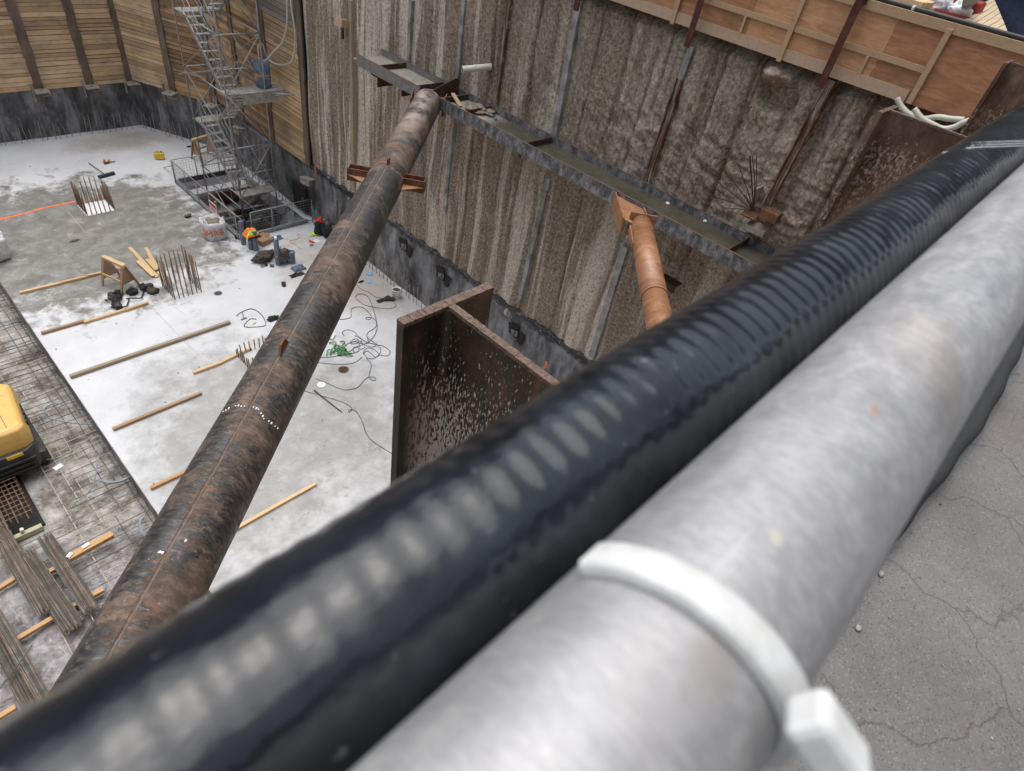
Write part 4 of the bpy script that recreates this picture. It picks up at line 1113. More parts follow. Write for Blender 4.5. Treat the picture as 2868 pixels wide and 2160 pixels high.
# ---- near soldier piles (H sections)
def hpile(x0, yf, ztop, label, mat, wd=.42, dep=.90, cut=True, zbot=-0.5):
    t = thing('h_pile', label, 'steel pile', (x0 + wd / 2, yf - dep / 2, zbot), 'tall rusty H piles along the near edge')
    tf, tw_ = .036, .024
    cx_ = x0 + wd / 2
    zc = (ztop + zbot) / 2; hh = ztop - zbot
    obj('far_flange', MB().box((cx_, yf - tf / 2, zc), (wd, tf, hh)), M[mat], t)
    obj('near_flange', MB().box((cx_, yf - dep + tf / 2, zc), (wd, tf, hh)), M[mat], t)
    obj('web', MB().box((cx_, yf - dep / 2, zc - .002), (tw_, dep - 2 * tf, hh - .004)), M[mat], t)
    # root fillets
    mb = MB()
    for sgn in (-1, 1):
        N = 6; rad = .035
        pts = [(cx_ + sgn * (tw_ / 2), yf - tf)]
        for i in range(N + 1):
            a = PI / 2 * i / N
            pts.append((cx_ + sgn * (tw_ / 2 + rad - rad * math.sin(a) ), yf - tf - rad + rad * math.cos(a)))
        mb.prism(pts, zbot, ztop - .003)
    obj('root_fillet', mb, M[mat], t)
    # flame-cut top edges, ragged
    mb = MB(); r = random.Random(int(x0 * 10))
    def edge(x_0, y_0, x_1, y_1, wdt):
        N = 60
        for i in range(N):
            a0, a1 = i / N, (i + 1) / N
            xa, ya = x_0 + (x_1 - x_0) * (a0 + a1) / 2, y_0 + (y_1 - y_0) * (a0 + a1) / 2
            lx, ly = abs(x_1 - x_0) / N, abs(y_1 - y_0) / N
            jz = r.uniform(0, .003); jw = r.uniform(-.001, .002)
            mb.box((xa, ya, ztop + jz / 2 + .001), ((lx * 1.001 if lx else wdt + jw), (ly * 1.001 if ly else wdt + jw), .014 + jz))
    edge(x0, yf - tf / 2, x0 + wd, yf - tf / 2, tf + .003)
    edge(cx_, yf - tf, cx_, yf - dep + tf, tw_ + .006)
    edge(x0, yf - dep + tf / 2, x0 + wd, yf - dep + tf / 2, tf + .003)
    obj('cut_top', mb, M['cut_edge'], t)
    return t
hpile(0.834 * 1.26, 1.315, H - 1.26, 'rusty H pile with black scale and grout splashes in the middle of the picture', 'pile')
p3 = hpile(4.981 * 1.20, 1.392, H - 1.20, 'brown rusty H pile crusted with grout, between black hose and rough wall', 'pile_brown')
hpile(9.218 * 1.0, 1.20, H - 1.0, 'rusty H pile standing tallest in front of the hoarding, at the right edge', 'pile_brown')
# bolt ring on web side of middle pile and inner waler shadow stub
p = F(1362, 925, 11.8)
# ---- white hoses tucked behind the piles
for i, pp in enumerate((((2512, 275), (2525, 300), (2550, 322), (2585, 333), (2625, 328), (2660, 333), (2700, 336)), ((2560, 305), (2580, 330), (2610, 348), (2640, 361), (2670, 357), (2700, 343), (2740, 330)))):
    pts = [WX(px, py, 12.3 if i == 0 else 12.15) for px, py in pp]
    obj('white_hose', MB().tube(smooth_path(pts, 5), .045, 10), M['hose_white'], None, ['upper white hose loop tucked under the hoarding behind the piles', 'lower white hose loop sagging behind the near H pile top'][i], 'hose')

# ---- wall furniture: pvc stub, bracket, rebar tuft
a, b = WX(1375, 187, 12.75), WX(1294, 195, 12.0)
t = thing('drain_pipe', 'off-white plastic drain pipe sticking out of the rough wall above the waler', 'pipe', a)
obj('pipe_wall', MB().tube([a, b], .085, 20, caps=False), M['pvc_white'], t)
obj('pipe_bore', MB().tube([a, b + (a - b) * .01], .076, 20), M['rubble'], t)
p = WX(965, 62, 12.62)
t = thing('wall_bracket', 'rusty box bracket hanging high on the rough wall, left of the waler', 'bracket', p)
obj('bracket_box', MB().box(p + V(-.15, -.05, .0), (0.3, 0.32, 0.22), .2, .5, .2).box(p + V(-.06, .2, .1), (0.1, 0.3, 0.05), 0, .5, .3), M['bottom_board'], t)
obj('bracket_leg', MB().box(p + V(-.05, .05, -.25), (0.06, 0.08, 0.5)), M['rust_dark'], t)
p = WX(2150, 600, 12.5)
t = thing('rebar_tuft', 'bristling rusty rebar tuft on a steel bracket on the rough wall above the waler', 'rebar', p)
obj('bracket_box', MB().box(p + V(-.1, -.1, .05), (0.36, 0.34, 0.17), .1, .5, .1).box(p + V(-.15, .28, -.1), (0.4, 0.3, 0.03), .1), M['rust'], t)
obj('bracket_plate', MB().box(p + V(-.1, .05, -.32), (0.35, 0.42, 0.12), .1).box(p + V(.05, .40, .15), (0.3, 0.03, 0.5)), M['bracket'], t)
base = WX(2110, 592, 12.35)
for (px, py) in ((2098, 437), (2101, 437), (2107, 436), (2119, 436), (2067, 460), (2030, 483), (2000, 502), (1978, 545), (2024, 583), (2085, 545)):
    q = WX(px, py, 12.1)
    obj('wire_bar', MB().tube(smooth_path([base, base.lerp(q, .5) + V(rnd.uniform(-.03, .03), rnd.uniform(-.03, .03), .02), q], 4), .009, 5), M['rust_dark'], t)

# ================================================================== SCAFFOLD STAIR
sx0, sx1, sy0, sy1 = 10.30, 11.83, 23.2, 26.5
ts_ = thing('scaffold_stair', 'tall galvanised scaffold stair tower with cross braces rising from the stair opening', 'scaffold', (11, 24.8, -2.5))
zn = [-2.4, -1.1, 0.93, 2.92, 4.9, 6.88, 8.86, 10.85]
def spipe(nm, a, b, r=.026): return obj(nm, MB().tube([a, b], r, 8), M['scaffold_steel'], ts_)
for x in (sx0, sx1):
    for y in (sy0, sy1): spipe('standard', (x, y, -2.5), (x, y, 13.0), .03)
for i, z in enumerate(zn[1:]):
    for y in (sy0, sy1): spipe('ledger', (sx0, y, z), (sx1, y, z))
    for x in (sx0, sx1): spipe('ledger', (x, sy0, z), (x, sy1, z))
    for x in (sx0, sx1):
        for y in (sy0, sy1):
            obj('rosette', MB().tube([(x, y, z - .03), (x, y, z + .03)], .055, 8), M['scaffold_steel'], ts_)
            if i < 7: obj('collar', MB().tube([(x, y, z + 1.0), (x, y, z + 1.04)], .045, 8), M['scaffold_steel'], ts_)
for i in range(1, len(zn) - 1):
    z, z2 = zn[i], zn[i + 1]
    # front (near) face cross brace forms a zig-zag, left face and far face single diagonals
    if i % 2 == 0: spipe('brace', (sx0, sy0 - .04, z), (sx1, sy0 - .04, z2), .022)
    else: spipe('brace', (sx1, sy0 - .04, z), (sx0, sy0 - .04, z2), .022)
    spipe('brace', (sx0 - .04, sy0 if i % 2 else sy1, z), (sx0 - .04, sy1 if i % 2 else sy0, z2), .02)
    spipe('brace', (sx1 + .04, sy0, z), (sx1 + .04, sy1, z2), .02); spipe('brace', (sx1 + .04, sy1, z), (sx1 + .04, sy0, z2), .02)
    spipe('brace', (sx0 if i % 2 else sx1, sy1 + .04, z), (sx1 if i % 2 else sx0, sy1 + .04, z2), .02)
# flights: left lane goes down from far platform to near landing, right lane continues down from near to far
def flight(x, ya, za, yb, zb_):
    fl = obj('stair_stringer', MB().bar((x - .3, ya, za), (x - .3, yb, zb_), .04, .16).bar((x + .3, ya, za), (x + .3, yb, zb_), .04, .16), M['scaffold_steel'], ts_)
    N = 9
    mb = MB()
    for k in range(N):
        t_ = (k + .5) / N
        mb.box((x, ya + (yb - ya) * t_, za + (zb_ - za) * t_), (0.56, 0.22, 0.03))
    obj('treads', mb, M['scaffold_deck'], fl)
    mb = MB()
    for sx_ in (-.3, .3):
        a, b = V(x + sx_, ya, za + .95), V(x + sx_, yb, zb_ + .95)
        mb.tube([a, b], .017, 6); mb.tube([a - V(0, 0, .45), b - V(0, 0, .45)], .013, 6)
        for k in range(4):
            q = a.lerp(b, k / 3); mb.tube([q, q - V(0, 0, .93)], .013, 6)
    obj('handrail', mb, M['scaffold_steel'], fl)
def platform(x0, x1, y0, y1, z):
    mb = MB(); N = max(2, int(round((x1 - x0) / .3)))
    for k in range(N):
        xa = x0 + (x1 - x0) * k / N
        mb.box((xa + (x1 - x0) / N / 2, (y0 + y1) / 2, z), ((x1 - x0) / N - .012, y1 - y0, .05))
    o = obj('platform', mb, M['scaffold_deck'], ts_)
    mb = MB()
    for k in range(6):
        mb.box(((x0 + x1) / 2, y0 + (y1 - y0) * (k + .5) / 6, z - .05), (x1 - x0, .04, .05))
    return o
xl_, xr_ = sx0 + .40, sx1 - .40
lv = [-2.4, -1.1, 0.93, 2.92, 4.9, 6.88, 8.86, 10.85]
for i in range(1, 7):
    near = (i % 2 == 0)   # near landings at z = 0.93, 4.9, 8.86 ; far landings between
    z = lv[i]
    if near: platform(sx0 + .02, sx1 - .02, sy0 - .05, sy0 + .55, z)
    else: platform(sx0 + .02, sx1 - .02, sy1 - .55, sy1 + .05, z)
for i in range(1, 7):
    z, z2 = lv[i], lv[i + 1]
    if i % 2 == 0: flight(xr_ if (i // 2) % 1 else xl_, sy1 - .5, z2, sy0 + .5, z) if True else None
    else: flight(xr_, sy0 + .5, z2, sy1 - .5, z)
flight(xr_, sy0 + .4, lv[1] + 1.1, sy1 - .6, -2.3)
# barrel platform bridging to the wall, outrigger tubes
bp = 4.90
mb = MB()
for k in range(3): mb.box((11.65, 23.12 + k * .30, bp + .03), (1.75, .28, .05))
obj('platform', mb, M['scaffold_deck'], ts_)
mb = MB().box((11.65, 22.96, bp - .17), (1.7, .03, .32)); obj('toe_board', mb, M['scaffold_deck'], ts_)
a, b = F(755, 236, bp - .05), WX(825, 266, 12.55)
spipe('outrigger', V(11.9, 23.0, bp - .02), b, .026); spipe('outrigger', WY(750, 272, 23.1), WX(812, 262, 12.5), .02)
spipe('outrigger', WY(500, 207, 25.5), WY(690, 190, 23.3), .024)
# junction: guard tubes at base levels
for z in (-.2, .4):
    spipe('guard_tube', (sx0, sy0, z), (sx1 + .35, sy0, z)); spipe('guard_tube', (sx0, sy0, z), (sx0, sy1, z))
for z in (2.0, 2.45):
    spipe('guard_tube', (sx0 + .6, sy0 - .02, z - .6), (sx1 + .1, sy0 - .02, z - .6), .02)

# barrel and its hoses
pb = V(11.95, 23.52, bp + .06)
t = thing('blue_barrel', 'blue plastic barrel with dirty sides standing on the scaffold platform', 'barrel', pb)
prof = [(0.0, 0.0), (.27, .0), (.29, .03), (.29, .30), (.305, .33), (.29, .36), (.29, .58), (.305, .61), (.29, .64), (.29, .84), (.30, .88), (.275, .88), (.27, .80), (.0, .78)]
obj('barrel_body', MB().lathe(prof, pb, 32), M['barrel_blue'], t)
obj('orange_band', MB().lathe([(.293, .43), (.297, .45), (.293, .47)], pb, 32), M['rope_orange'], t)
top = pb + V(0, 0, .86)
ps = [top + V(-.05, -.1, -.1), top + V(.1, -.1, .02), WX(765, 147, 12.25), WX(790, 118, 12.38), WX(803, 70, 12.42), WX(804, 0, 12.42), WX(803, -80, 12.42)]
obj('white_hose', MB().tube(smooth_path(ps, 6), .035, 8), M['hose_white'], None, 'white hose rising from the blue barrel past the shoring wall', 'hose')
ps = [top + V(-.08, -.05, -.2), WY(723, 140, 23.5), WY(727, 126, 23.5), WY(737, 128, 23.6), WX(750, 165, 12.3), WX(775, 180, 12.42), WX(805, 180, 12.45), WX(822, 160, 12.45), WX(827, 100, 12.45), WX(816, 20, 12.45), WX(812, -60, 12.45)]
obj('white_hose', MB().tube(smooth_path(ps, 6), .03, 8), M['hose_white'], None, 'thinner white hose arching out of the blue barrel and hanging in a low loop', 'hose')
p = V(11.62, 23.3, bp + .5)
mb = MB()
for k in range(7):
    a = k * 1.3; mb.tube(smooth_path([p + V(.1 * math.cos(a), .05, .08 * math.sin(a)), p + V(-.05, -.05, .15 * math.sin(a * 2)), p + V(.12 * math.cos(a + 2), .03, -.12)], 4), .008, 5)
obj('orange_rope', mb, M['rope_orange'], None, 'knot of frayed orange rope on the brace beside the blue barrel', 'rope')
mb = MB(); q0 = V(11.0, 23.75, bp + .07)
for k in range(16):
    a = rnd.uniform(0, 6.28); q = q0 + V(rnd.uniform(-.2, .6), rnd.uniform(-.06, .06), 0)
    mb.tube(smooth_path([q, q + V(.15 * math.cos(a), .08 * math.sin(a), .02), q + V(.2, .05 * math.cos(a), 0)], 4), .008, 5)
obj('straw_rope', mb, M['rope_straw'], None, 'strands of straw-coloured rope strewn on the scaffold platform', 'rope')

# ---- mesh guard fence round the opening
def fence(name, a, b, label, hgt=1.05, step=.12, posts=3):
    a, b = Vector(a), Vector(b)
    t = thing(name, label, 'fence', a, 'mesh guard fences round the stair opening')
    upz = V(0, 0, hgt)
    for (nm, p, q) in (('top_rail', a + upz, b + upz), ('bottom_rail', a + V(0, 0, .12), b + V(0, 0, .12))):
        obj(nm, MB().tube([p, q], .02, 6), M['scaffold_steel'], t)
    for k in range(posts + 1):
        p = a.lerp(b, k / posts); obj('fence_post', MB().tube([p, p + upz], .02, 6), M['scaffold_steel'], t)
    mb = MB(); L = (b - a).length; k = 0
    for k in range(1, int(L / step)):
        p = a.lerp(b, k * step / L); mb.tube([p + V(0, 0, .12), p + upz], .004, 4, caps=False)
    for k in range(1, 8): mb.tube([a + V(0, 0, .12 + k * .12), b + V(0, 0, .12 + k * .12)], .004, 4, caps=False)
    obj('wire_mesh', mb, M['scaffold_steel'], t)
    return t
fence('guard_fence', (9.32, 27.25, 0), (12.3, 27.25, 0), 'mesh guard fence on the far side of the stair opening')
fence('guard_fence', (9.32, 27.15, 0), (9.32, 21.75, 0), 'mesh guard fence on the slab side of the stair opening, behind the rubble bag', posts=5)
fence('guard_fence', (9.9, 21.68, 0), (12.55, 21.62, 0), 'mesh guard fence nearest the camera, behind the blue pipes')
q = F(462, 460, .25)
obj('tube_prop', MB().tube([F(458, 470, .02), F(487, 463, .6)], .02, 6), M['scaffold_steel'], None, 'short steel tube leaning on the corner of the guard fence', 'tube')

# ================================================================== REBAR
def cage(name, x0, x1, y0, y1, h, label, nx=7, ny=7, low=None):
    t = thing(name, label, 'rebar', ((x0 + x1) / 2, (y0 + y1) / 2, 0), 'column starter bar cages')
    r = random.Random(int(x0 * 100 + y0))
    P_ = []
    for k in range(nx): P_ += [(x0 + (x1 - x0) * k / (nx - 1), y0), (x0 + (x1 - x0) * k / (nx - 1), y1)]
    for k in range(1, ny - 1): P_ += [(x0, y0 + (y1 - y0) * k / (ny - 1)), (x1, y0 + (y1 - y0) * k / (ny - 1))]
    for (x, y) in P_:
        hh = h * r.uniform(.88, 1.05) * (0.62 if r.random() < .2 else 1)
        obj('rebar', MB().tube([(x, y, 0), (x + r.uniform(-.02, .02), y + r.uniform(-.02, .02), hh)], .018, 6), M['rebar_rust'], t)
    return t
b1 = F(238, 605)
cage('column_starter', 5.42, 6.40, 26.0, 27.0, 1.05, 'square cage of rusty starter bars beside the orange paint line, farther from the camera')
obj('column_patch', MB().box((5.9, 26.5, .004), (1.02, 1.02, .008)), M['paper_white'], None, 'white square patch on the slab inside the farther starter bar cage', 'patch')
cage('column_starter', 5.72, 6.62, 19.15, 20.1, 1.35, 'tall cage of starter bars on the pale slab beside the timber offcuts')
q3 = F(700, 1035)
cage('column_starter', q3.x, q3.x + .9, q3.y, q3.y + .8, .42, 'starter bar cage half hidden behind the brown strut')
# hooked dowels along the right wall
hk = MB()
hk.tube(smooth_path([(0, 0, 0), (0, 0, .62), (-.01, -.015, .70), (-.045, -.02, .735), (-.08, -.02, .70), (-.085, -.02, .62)], 3), .014, 5)
plain('dowel_grey', (0.34, 0.31, 0.28), 0.7, 0.2, 0.3, 4)
h0 = obj('hooked_dowel', hk, M['dowel_grey'], None, 'thin hooked rebar dowel standing in the row at the foot of the right wall', 'rebar', 'hooked dowels along the right wall')
first = True
y = 11.5
while y < 29:
    if not (21.7 < y < 23.0):
        o = h0 if first else copy_tree(h0); first = False
        o.location = (12.50 + rnd.uniform(-.03, .03), y, -.0); o.rotation_euler = (rnd.uniform(-.05, .05), rnd.uniform(-.05, .05), rnd.uniform(-.5, .5)); o.scale = (1, 1, rnd.uniform(.85, 1.15))
    y += .23 if y < 20 else .3
sd = MB().tube([(0, 0, 0), (0, 0, .75)], .015, 5)
s0 = obj('straight_dowel', sd, M['dowel_grey'], None, 'thin straight rebar dowel standing in the row at the foot of the far wall', 'rebar', 'straight dowels along the far walls')
first = True
pts = [(x, 33.55) for x in [1.5 + .26 * k for k in range(34)]] + [(10.5 + (12.35 - 10.5) * k / 16, 33.5 - 3.9 * k / 16) for k in range(17)]
for (x, y) in pts:
    o = s0 if first else copy_tree(s0); first = False
    o.location = (x + rnd.uniform(-.06, .06), y + rnd.uniform(-.1, .06), 0); o.rotation_euler = (rnd.uniform(-.12, .08), rnd.uniform(-.08, .12), 0)
    o.scale = (1, 1, rnd.choice((.7, .9, 1.0, 1.1, 1.9 if x < 5 else 1.1)))
# rebar mat over the mud
plain('bundle_grey', (0.22, 0.20, 0.18), 0.6, 0.3, 0.5, 6)
tm = thing('rebar_mat', 'grid of dusty reinforcing bars laid over mud at the slab edge', 'rebar', (0, 13, -.5))
plain('bar_tan', (0.46, 0.40, 0.31), 0.8, 0, 0.3, 3)
plain('bar_dark', (0.10, 0.09, 0.08), 0.8, 0, 0.4, 3)
r = random.Random(5)
def bar_y(x, y0, y1, z, m='bar_tan', rd=.014):
    N = 8; pts = [(x + .012 * noise.noise(Vector((x, k, 0))), y0 + (y1 - y0) * k / N, z + .015 * noise.noise(Vector((k * .7, x, 0)))) for k in range(N + 1)]
    obj('lengthwise_bar', MB().tube(pts, rd, 5), M[m], tm)
def bar_x(y, x0, x1, z, m='bar_dark', rd=.010):
    sl_ = r.uniform(-.05, .08)
    pts = [(x0 + (x1 - x0) * k / 6, y + sl_ * k / 6 * (x1 - x0) / 2, z + .02 * noise.noise(Vector((k * .9, y, 0)))) for k in range(7)]
    obj('crosswise_bar', MB().tube(pts, rd, 5), M[m], tm)
for (x, y0, y1) in ((0.20, 8.0, 17.5), (0.52, 12.9, 17.2), (0.70, 11.9, 18.5), (0.95, 13.3, 20.5), (1.18, 12.0, 22.5), (1.42, 13.0, 24.5), (1.60, 10.0, 26), (-.35, 7.0, 12.2), (-.92, 7.5, 13.0), (0.45, 16.5, 24), (0.1, 18, 26), (-.3, 18, 27), (.8, 20, 27), (-.7, 19, 27), (1.0, 8.2, 12.0)):
    bar_y(x, y0, y1, -.50, 'bar_tan' if x < 1.0 else 'bar_dark', .012)
y = 8.4
while y < 26.5:
    x0 = r.choice((-.9, -.2, .1, .3, -.4)) if y < 13.5 else r.choice((-.8, .1, .4, -.3))
    if 13.2 < y < 16.8: x0 = r.choice((.45, .2, .6))
    bar_x(y, x0, 1.72, -.48, r.choice(('bar_dark', 'bundle_grey', 'bundle_grey', 'bar_tan')), .012)
    y += r.uniform(.14, .27)
# starter ends poking out of slab edge
mb = MB()
# bundles of rebar lying on the timbers
plain('bundle_grey', (0.22, 0.20, 0.18), 0.6, 0.3, 0.5, 6)
def bundle(a, b, wd, n_, label, z=-.40):
    wd *= 1.25; n_ = min(98, int(n_ * 1.7))
    a, b = Vector((a[0], a[1], z)), Vector((b[0], b[1], z))
    t = thing('rebar_bundle', label, 'rebar', (a + b) / 2, 'rebar bundles on timber bearers')
    d = (b - a).normalized(); s = Vector((-d.y, d.x, 0))
    for k in range(n_):
        u = r.uniform(-1, 1); v = r.uniform(0, 1) * (1 - abs(u) * .5)
        e0, e1 = r.uniform(-.12, .12), r.uniform(-.08, .08)
        a_, b_ = a + s * wd / 2 * u + V(0, 0, v * .10) + d * e0, b + s * wd / 2 * (u + r.uniform(-.15, .15)) + V(0, 0, v * .10) + d * e1
        mid = (a_ + b_) / 2 + s * r.uniform(-.01, .01)
        obj('rebar', MB().tube([a_, mid, b_], .010, 5), M[r.choice(('bar_dark', 'bar_dark', 'rebar_rust', 'bundle_grey'))], t)
bundle((-.86, 12.0), (-.70, 9.55), .30, 46, 'wide bundle of thin rebar beside the brown strut foot, the larger of the middle pair')
bundle((-.40, 12.2), (-.28, 9.75), .24, 38, 'rebar bundle nearest the brown strut, lying across two timbers')
bundle((-1.12, 14.2), (-.98, 10.3), .26, 40, 'long rebar bundle lying alongside the column form')
bundle((-1.85, 10.9), (-1.72, 8.3), .34, 46, 'rebar bundle at the bottom left corner over the last timber')
# beam cage in its lime green formwork
cg = thing('beam_cage', 'rusty tied rebar cage lying beside the yellow excavator', 'rebar', (-.7, 14, -.4))
for k in range(6):
    x = -.92 + .105 * k
    obj('cage_bar', MB().tube([(x, 12.95, -.35 + .12 * (k % 2)), (x + .02, 17.0, -.35 + .12 * (k % 2))], .016, 5), M['rust' if k % 2 else 'rebar_rust'], cg)
for k in range(26):
    y = 13.0 + k * .155
    obj('stirrup', MB().tube([(-.97, y, -.45), (-.97, y, -.15), (-.36, y, -.15), (-.36, y, -.45)], .012, 5), M['rebar_rust'], cg)
obj('form_board', MB().box((-1.10, 14.2, -.50), (.14, 3.0, .26)).box((-.75, 12.72, -.55), (.80, .12, .14)), M['form_lime'], None, 'lime-green formwork edge around the rusty rebar cage', 'formwork')
obj('cage_shade_sheet', MB().box((-.66, 14.6, -.60), (.75, 3.6, .06)), M['dark_void'], None, 'dark sheet painted as shade under the rusty rebar cage', 'formwork')  # near-black sheet laid under the cage for its shade
a = F(62, 1490, -.45)
obj('pipe_stub', MB().tube([a, a + V(.02, -.02, .12)], .04, 10), M['pvc_white'], None, 'short translucent pipe stub at the end of the rebar cage', 'pipe')

# ---- timbers on the mud
def timber(a, b, z, label, m='timber', wd=.10, hh=.09):
    a = F(*a, z); b = F(*b, z)
    c = (a + b) / 2; L = (b - a).length
    o = obj('timber_bearer', MB().box((0, 0, 0), (L, wd, hh)), M[m], None, label, 'timber', 'timber bearers on the mud')
    o.location = c; o.rotation_euler = (0, 0, math.atan2((b - a).y, (b - a).x))
    return o
timber((192, 1565), (315, 1497), -.40, 'stout timber bearer with pale end on the rebar mat, between bundle and strut', 'timber_wet', .16, .12)
timber((-20, 1660), (68, 1605), -.50, 'timber bearer at the left edge below the rebar cage', 'timber_wet')
timber((70, 1640), (160, 1590), -.48, 'short timber bearer sticking out left of the wide rebar bundle', 'timber_wet')
timber((25, 1805), (165, 1722), -.50, 'long pale timber bearer under the ends of the wide rebar bundle', 'timber_wet')
timber((160, 1722), (290, 1652), -.50, 'timber bearer emerging beside the brown strut, below the bundles', 'timber_wet')
timber((-20, 2020), (45, 1980), -.50, 'timber bearer in the bottom left corner', 'timber_wet')

# ================================================================== THINGS ON THE SLAB
def board(a, b, label, m='timber', wd=.09, hh=.045, z=0.0, nm='timber_board', jog=None):
    A, B = F(*a, z + hh), F(*b, z + hh)
    A.z = B.z = z + hh / 2
    c = (A + B) / 2; L = (B - A).length
    o = obj(nm, MB().box((0, 0, 0), (L, wd, hh), 0, rnd.random()), M[m], None, label, 'board', 'timber boards lying on the slab')
    o.location = c; o.rotation_euler = (0, 0, math.atan2((B - A).y, (B - A).x))
    return o
board((54, 818), (172, 790), 'timber board nearest the slab edge in the row left of the sawhorse', hh=.09)
board((168, 790), (245, 772), 'middle timber board in the row left of the sawhorse', hh=.09)
board((236, 772), (316, 755), 'timber board touching the sawhorse, end of its row', hh=.09)
board((114, 931), (236, 896), 'brown timber board at the slab edge, in the row below the sawhorse', 'timber_brown', hh=.09)
board((234, 901), (352, 865), 'pale timber board in the middle of the row below the sawhorse', hh=.09)
board((350, 867), (414, 845), 'short timber board at the end of the row below the sawhorse', 'timber_wet', hh=.09)
board((195, 1052), (643, 899), 'very long weathered square timber across the pale slab', 'timber_old', .11, .11)
board((541, 1042), (622, 1012), 'short timber board, left of the pair that points at the hidden starter cage', hh=.09)
board((620, 1012), (703, 972), 'timber board of the pair ending at the hidden starter cage', hh=.09)
board((315, 1200), (563, 1098), 'single brown timber on the slab between long timber and brown strut', 'timber_brown', hh=.09)
board((421, 1365), (560, 1300), 'yellowish timber board running under the brown strut from the slab edge', 'timber_wet', hh=.09)
board((640, 1490), (884, 1353), 'pale timber board to the right of the brown strut, nearest the camera', hh=.08)
# offcuts beside the column cage
for i, (a, b, z) in enumerate((((362, 692), (440, 775), .0), ((385, 730), (430, 772), .045), ((408, 693), (445, 760), .0), ((412, 725), (438, 755), .05), ((440, 755), (468, 788), .0))):
    board(a, b, ['longest of the pale offcut planks beside the tall starter cage', 'short wide offcut on the near side of the plank pile by the tall starter cage', 'slender plank pointing away from the camera beside the tall starter cage', 'short pale offcut between the two longer planks by the tall starter cage', 'plank end pushed into the foot of the tall starter cage'][i], 'timber', .13, .045, z, 'timber_plank')
# sawhorses
def sawhorse(loc, rz, label, w_=.95, h_=.95, m='timber_brown'):
    t = bpy.data.objects.new('sawhorse', None); C.objects.link(t); t['label'] = label; t['category'] = 'sawhorse'
    t.location = loc; t.rotation_euler = (0, 0, rz)
    local_obj('top_beam', MB().box((0, 0, h_), (w_, .14, .09)), M['timber'], t)
    for sx_ in (-1, 1):
        for sy_ in (-1, 1):
            local_obj('leg', MB().bar((sx_ * (w_ / 2 - .05), sy_ * .05, h_ - .04), (sx_ * (w_ / 2 - .05), sy_ * .36, 0), .09, .045), M[m], t)
        local_obj('end_panel', MB().plate([(sx_ * (w_ / 2 - .10), -.10, h_ - .08), (sx_ * (w_ / 2 - .10), .10, h_ - .08), (sx_ * (w_ / 2 - .10), .30, .25), (sx_ * (w_ / 2 - .10), -.30, .25)], .015), M['bottom_board'], t)
    for sy_ in (-1, 1): local_obj('rail', MB().box((0, sy_ * .24, .42), (w_ - .15, .03, .08)), M['timber'], t)
    return t
p = F(352, 808)
sawhorse(p + V(-.05, .25, 0), math.radians(-70), 'timber sawhorse with plywood end panels on the slab beside the tool belts')
p = F(572, 448)
sawhorse(p + V(.1, .1, 0), math.radians(15), 'timber sawhorse standing behind the scaffold stair fence', 1.0, 1.0)
# tool belts
def belt(c, label, s=1.0, seed=1):
    t = thing('tool_belt', label, 'tool belt', c)
    for k in range(4):
        q = c + V(rnd.uniform(-.22, .22) * s, rnd.uniform(-.14, .14) * s, .06)
        obj('pouch', MB().lump(q, (.10 * s, .08 * s, .09 * s), seed + k, .5, 3, 0.0), M['black_cloth' if k % 2 else 'brown_cloth'], t)
    a = c + V(-.3 * s, 0, .03)
    obj('strap', MB().tube(smooth_path([a, a + V(.1, -.22, .1), a + V(.35, -.28, .05), a + V(.5, -.05, .02), a + V(.6, .1, .03)], 5), .022, 6), M['black_cloth'], t)
belt(F(328, 833), 'black tool belt lying under the sawhorse front leg', 1.2, 3)
belt(F(345, 852), 'black strap tool belt touching the timber row below the sawhorse', 1.2, 13)
belt(F(400, 825), 'tan and black tool belt heaped against the sawhorse', 1.7, 23)
# bulk bags
def bag(c, s, hgt, label, text=None):
    t = thing('bulk_bag', label, 'bag', c)
    mb = MB(); n_ = 40; vs = []; fs = []
    prof = [(.80, 0), (.95, .06), (1.0, .3), (.98, .6), (1.02, .85), (.98, 1.0), (.86, 1.03), (.80, .92), (.0, .86)]
    for i, (rr_, zz_) in enumerate(prof):
        for k in range(n_):
            a = 2 * PI * k / n_
            sq = 1 / max(abs(math.cos(a)), abs(math.sin(a))) ** .45
            q = rr_ * s * sq * (1 + .09 * noise.noise(Vector((math.cos(a) * 3, math.sin(a) * 3, zz_ * 4 + c.x))))
            vs.append((c.x + q * math.cos(a), c.y + q * math.sin(a), zz_ * hgt * (1 + (.12 * noise.noise(Vector((math.cos(a) * 2.5, math.sin(a) * 2.5, 8 + c.y))) if i > 3 else 0))))
    for i in range(len(prof) - 1):
        for k in range(n_):
            k2 = (k + 1) % n_; fs.append((i * n_ + k, i * n_ + k2, (i + 1) * n_ + k2, (i + 1) * n_ + k))
    mb.add(vs, fs, .5, True)
    obj('bag_body', mb, M['white_sheet'], t)
    obj('rubble_fill', MB().lump(c + V(0, 0, hgt * .86), (s * .72, s * .72, hgt * .16), 3, .4, 4), M['rubble'], t)
    for k in range(3):
        a = 1.2 + 2.1 * k; q = c + V(s * .9 * math.cos(a), s * .9 * math.sin(a), hgt)
        obj('bag_handle', MB().tube(smooth_path([q, q + V(-.1 * math.sin(a), .1 * math.cos(a), .14), q + V(-.25 * math.sin(a), .25 * math.cos(a), .06), q + V(-.3 * math.sin(a), .3 * math.cos(a), -.02)], 5), .02, 5), M['paper_white'], t)
    return t
cb = F(604, 672) + V(.1, .25, 0)
tb = bag(cb, .42, .72, 'white rubble bag with orange lettering beside the fence sign')
cbl = F(28, 726) + V(-.42, .40, 0)
bag(cbl, .56, .80, 'white bulk bag at the left edge of the slab')
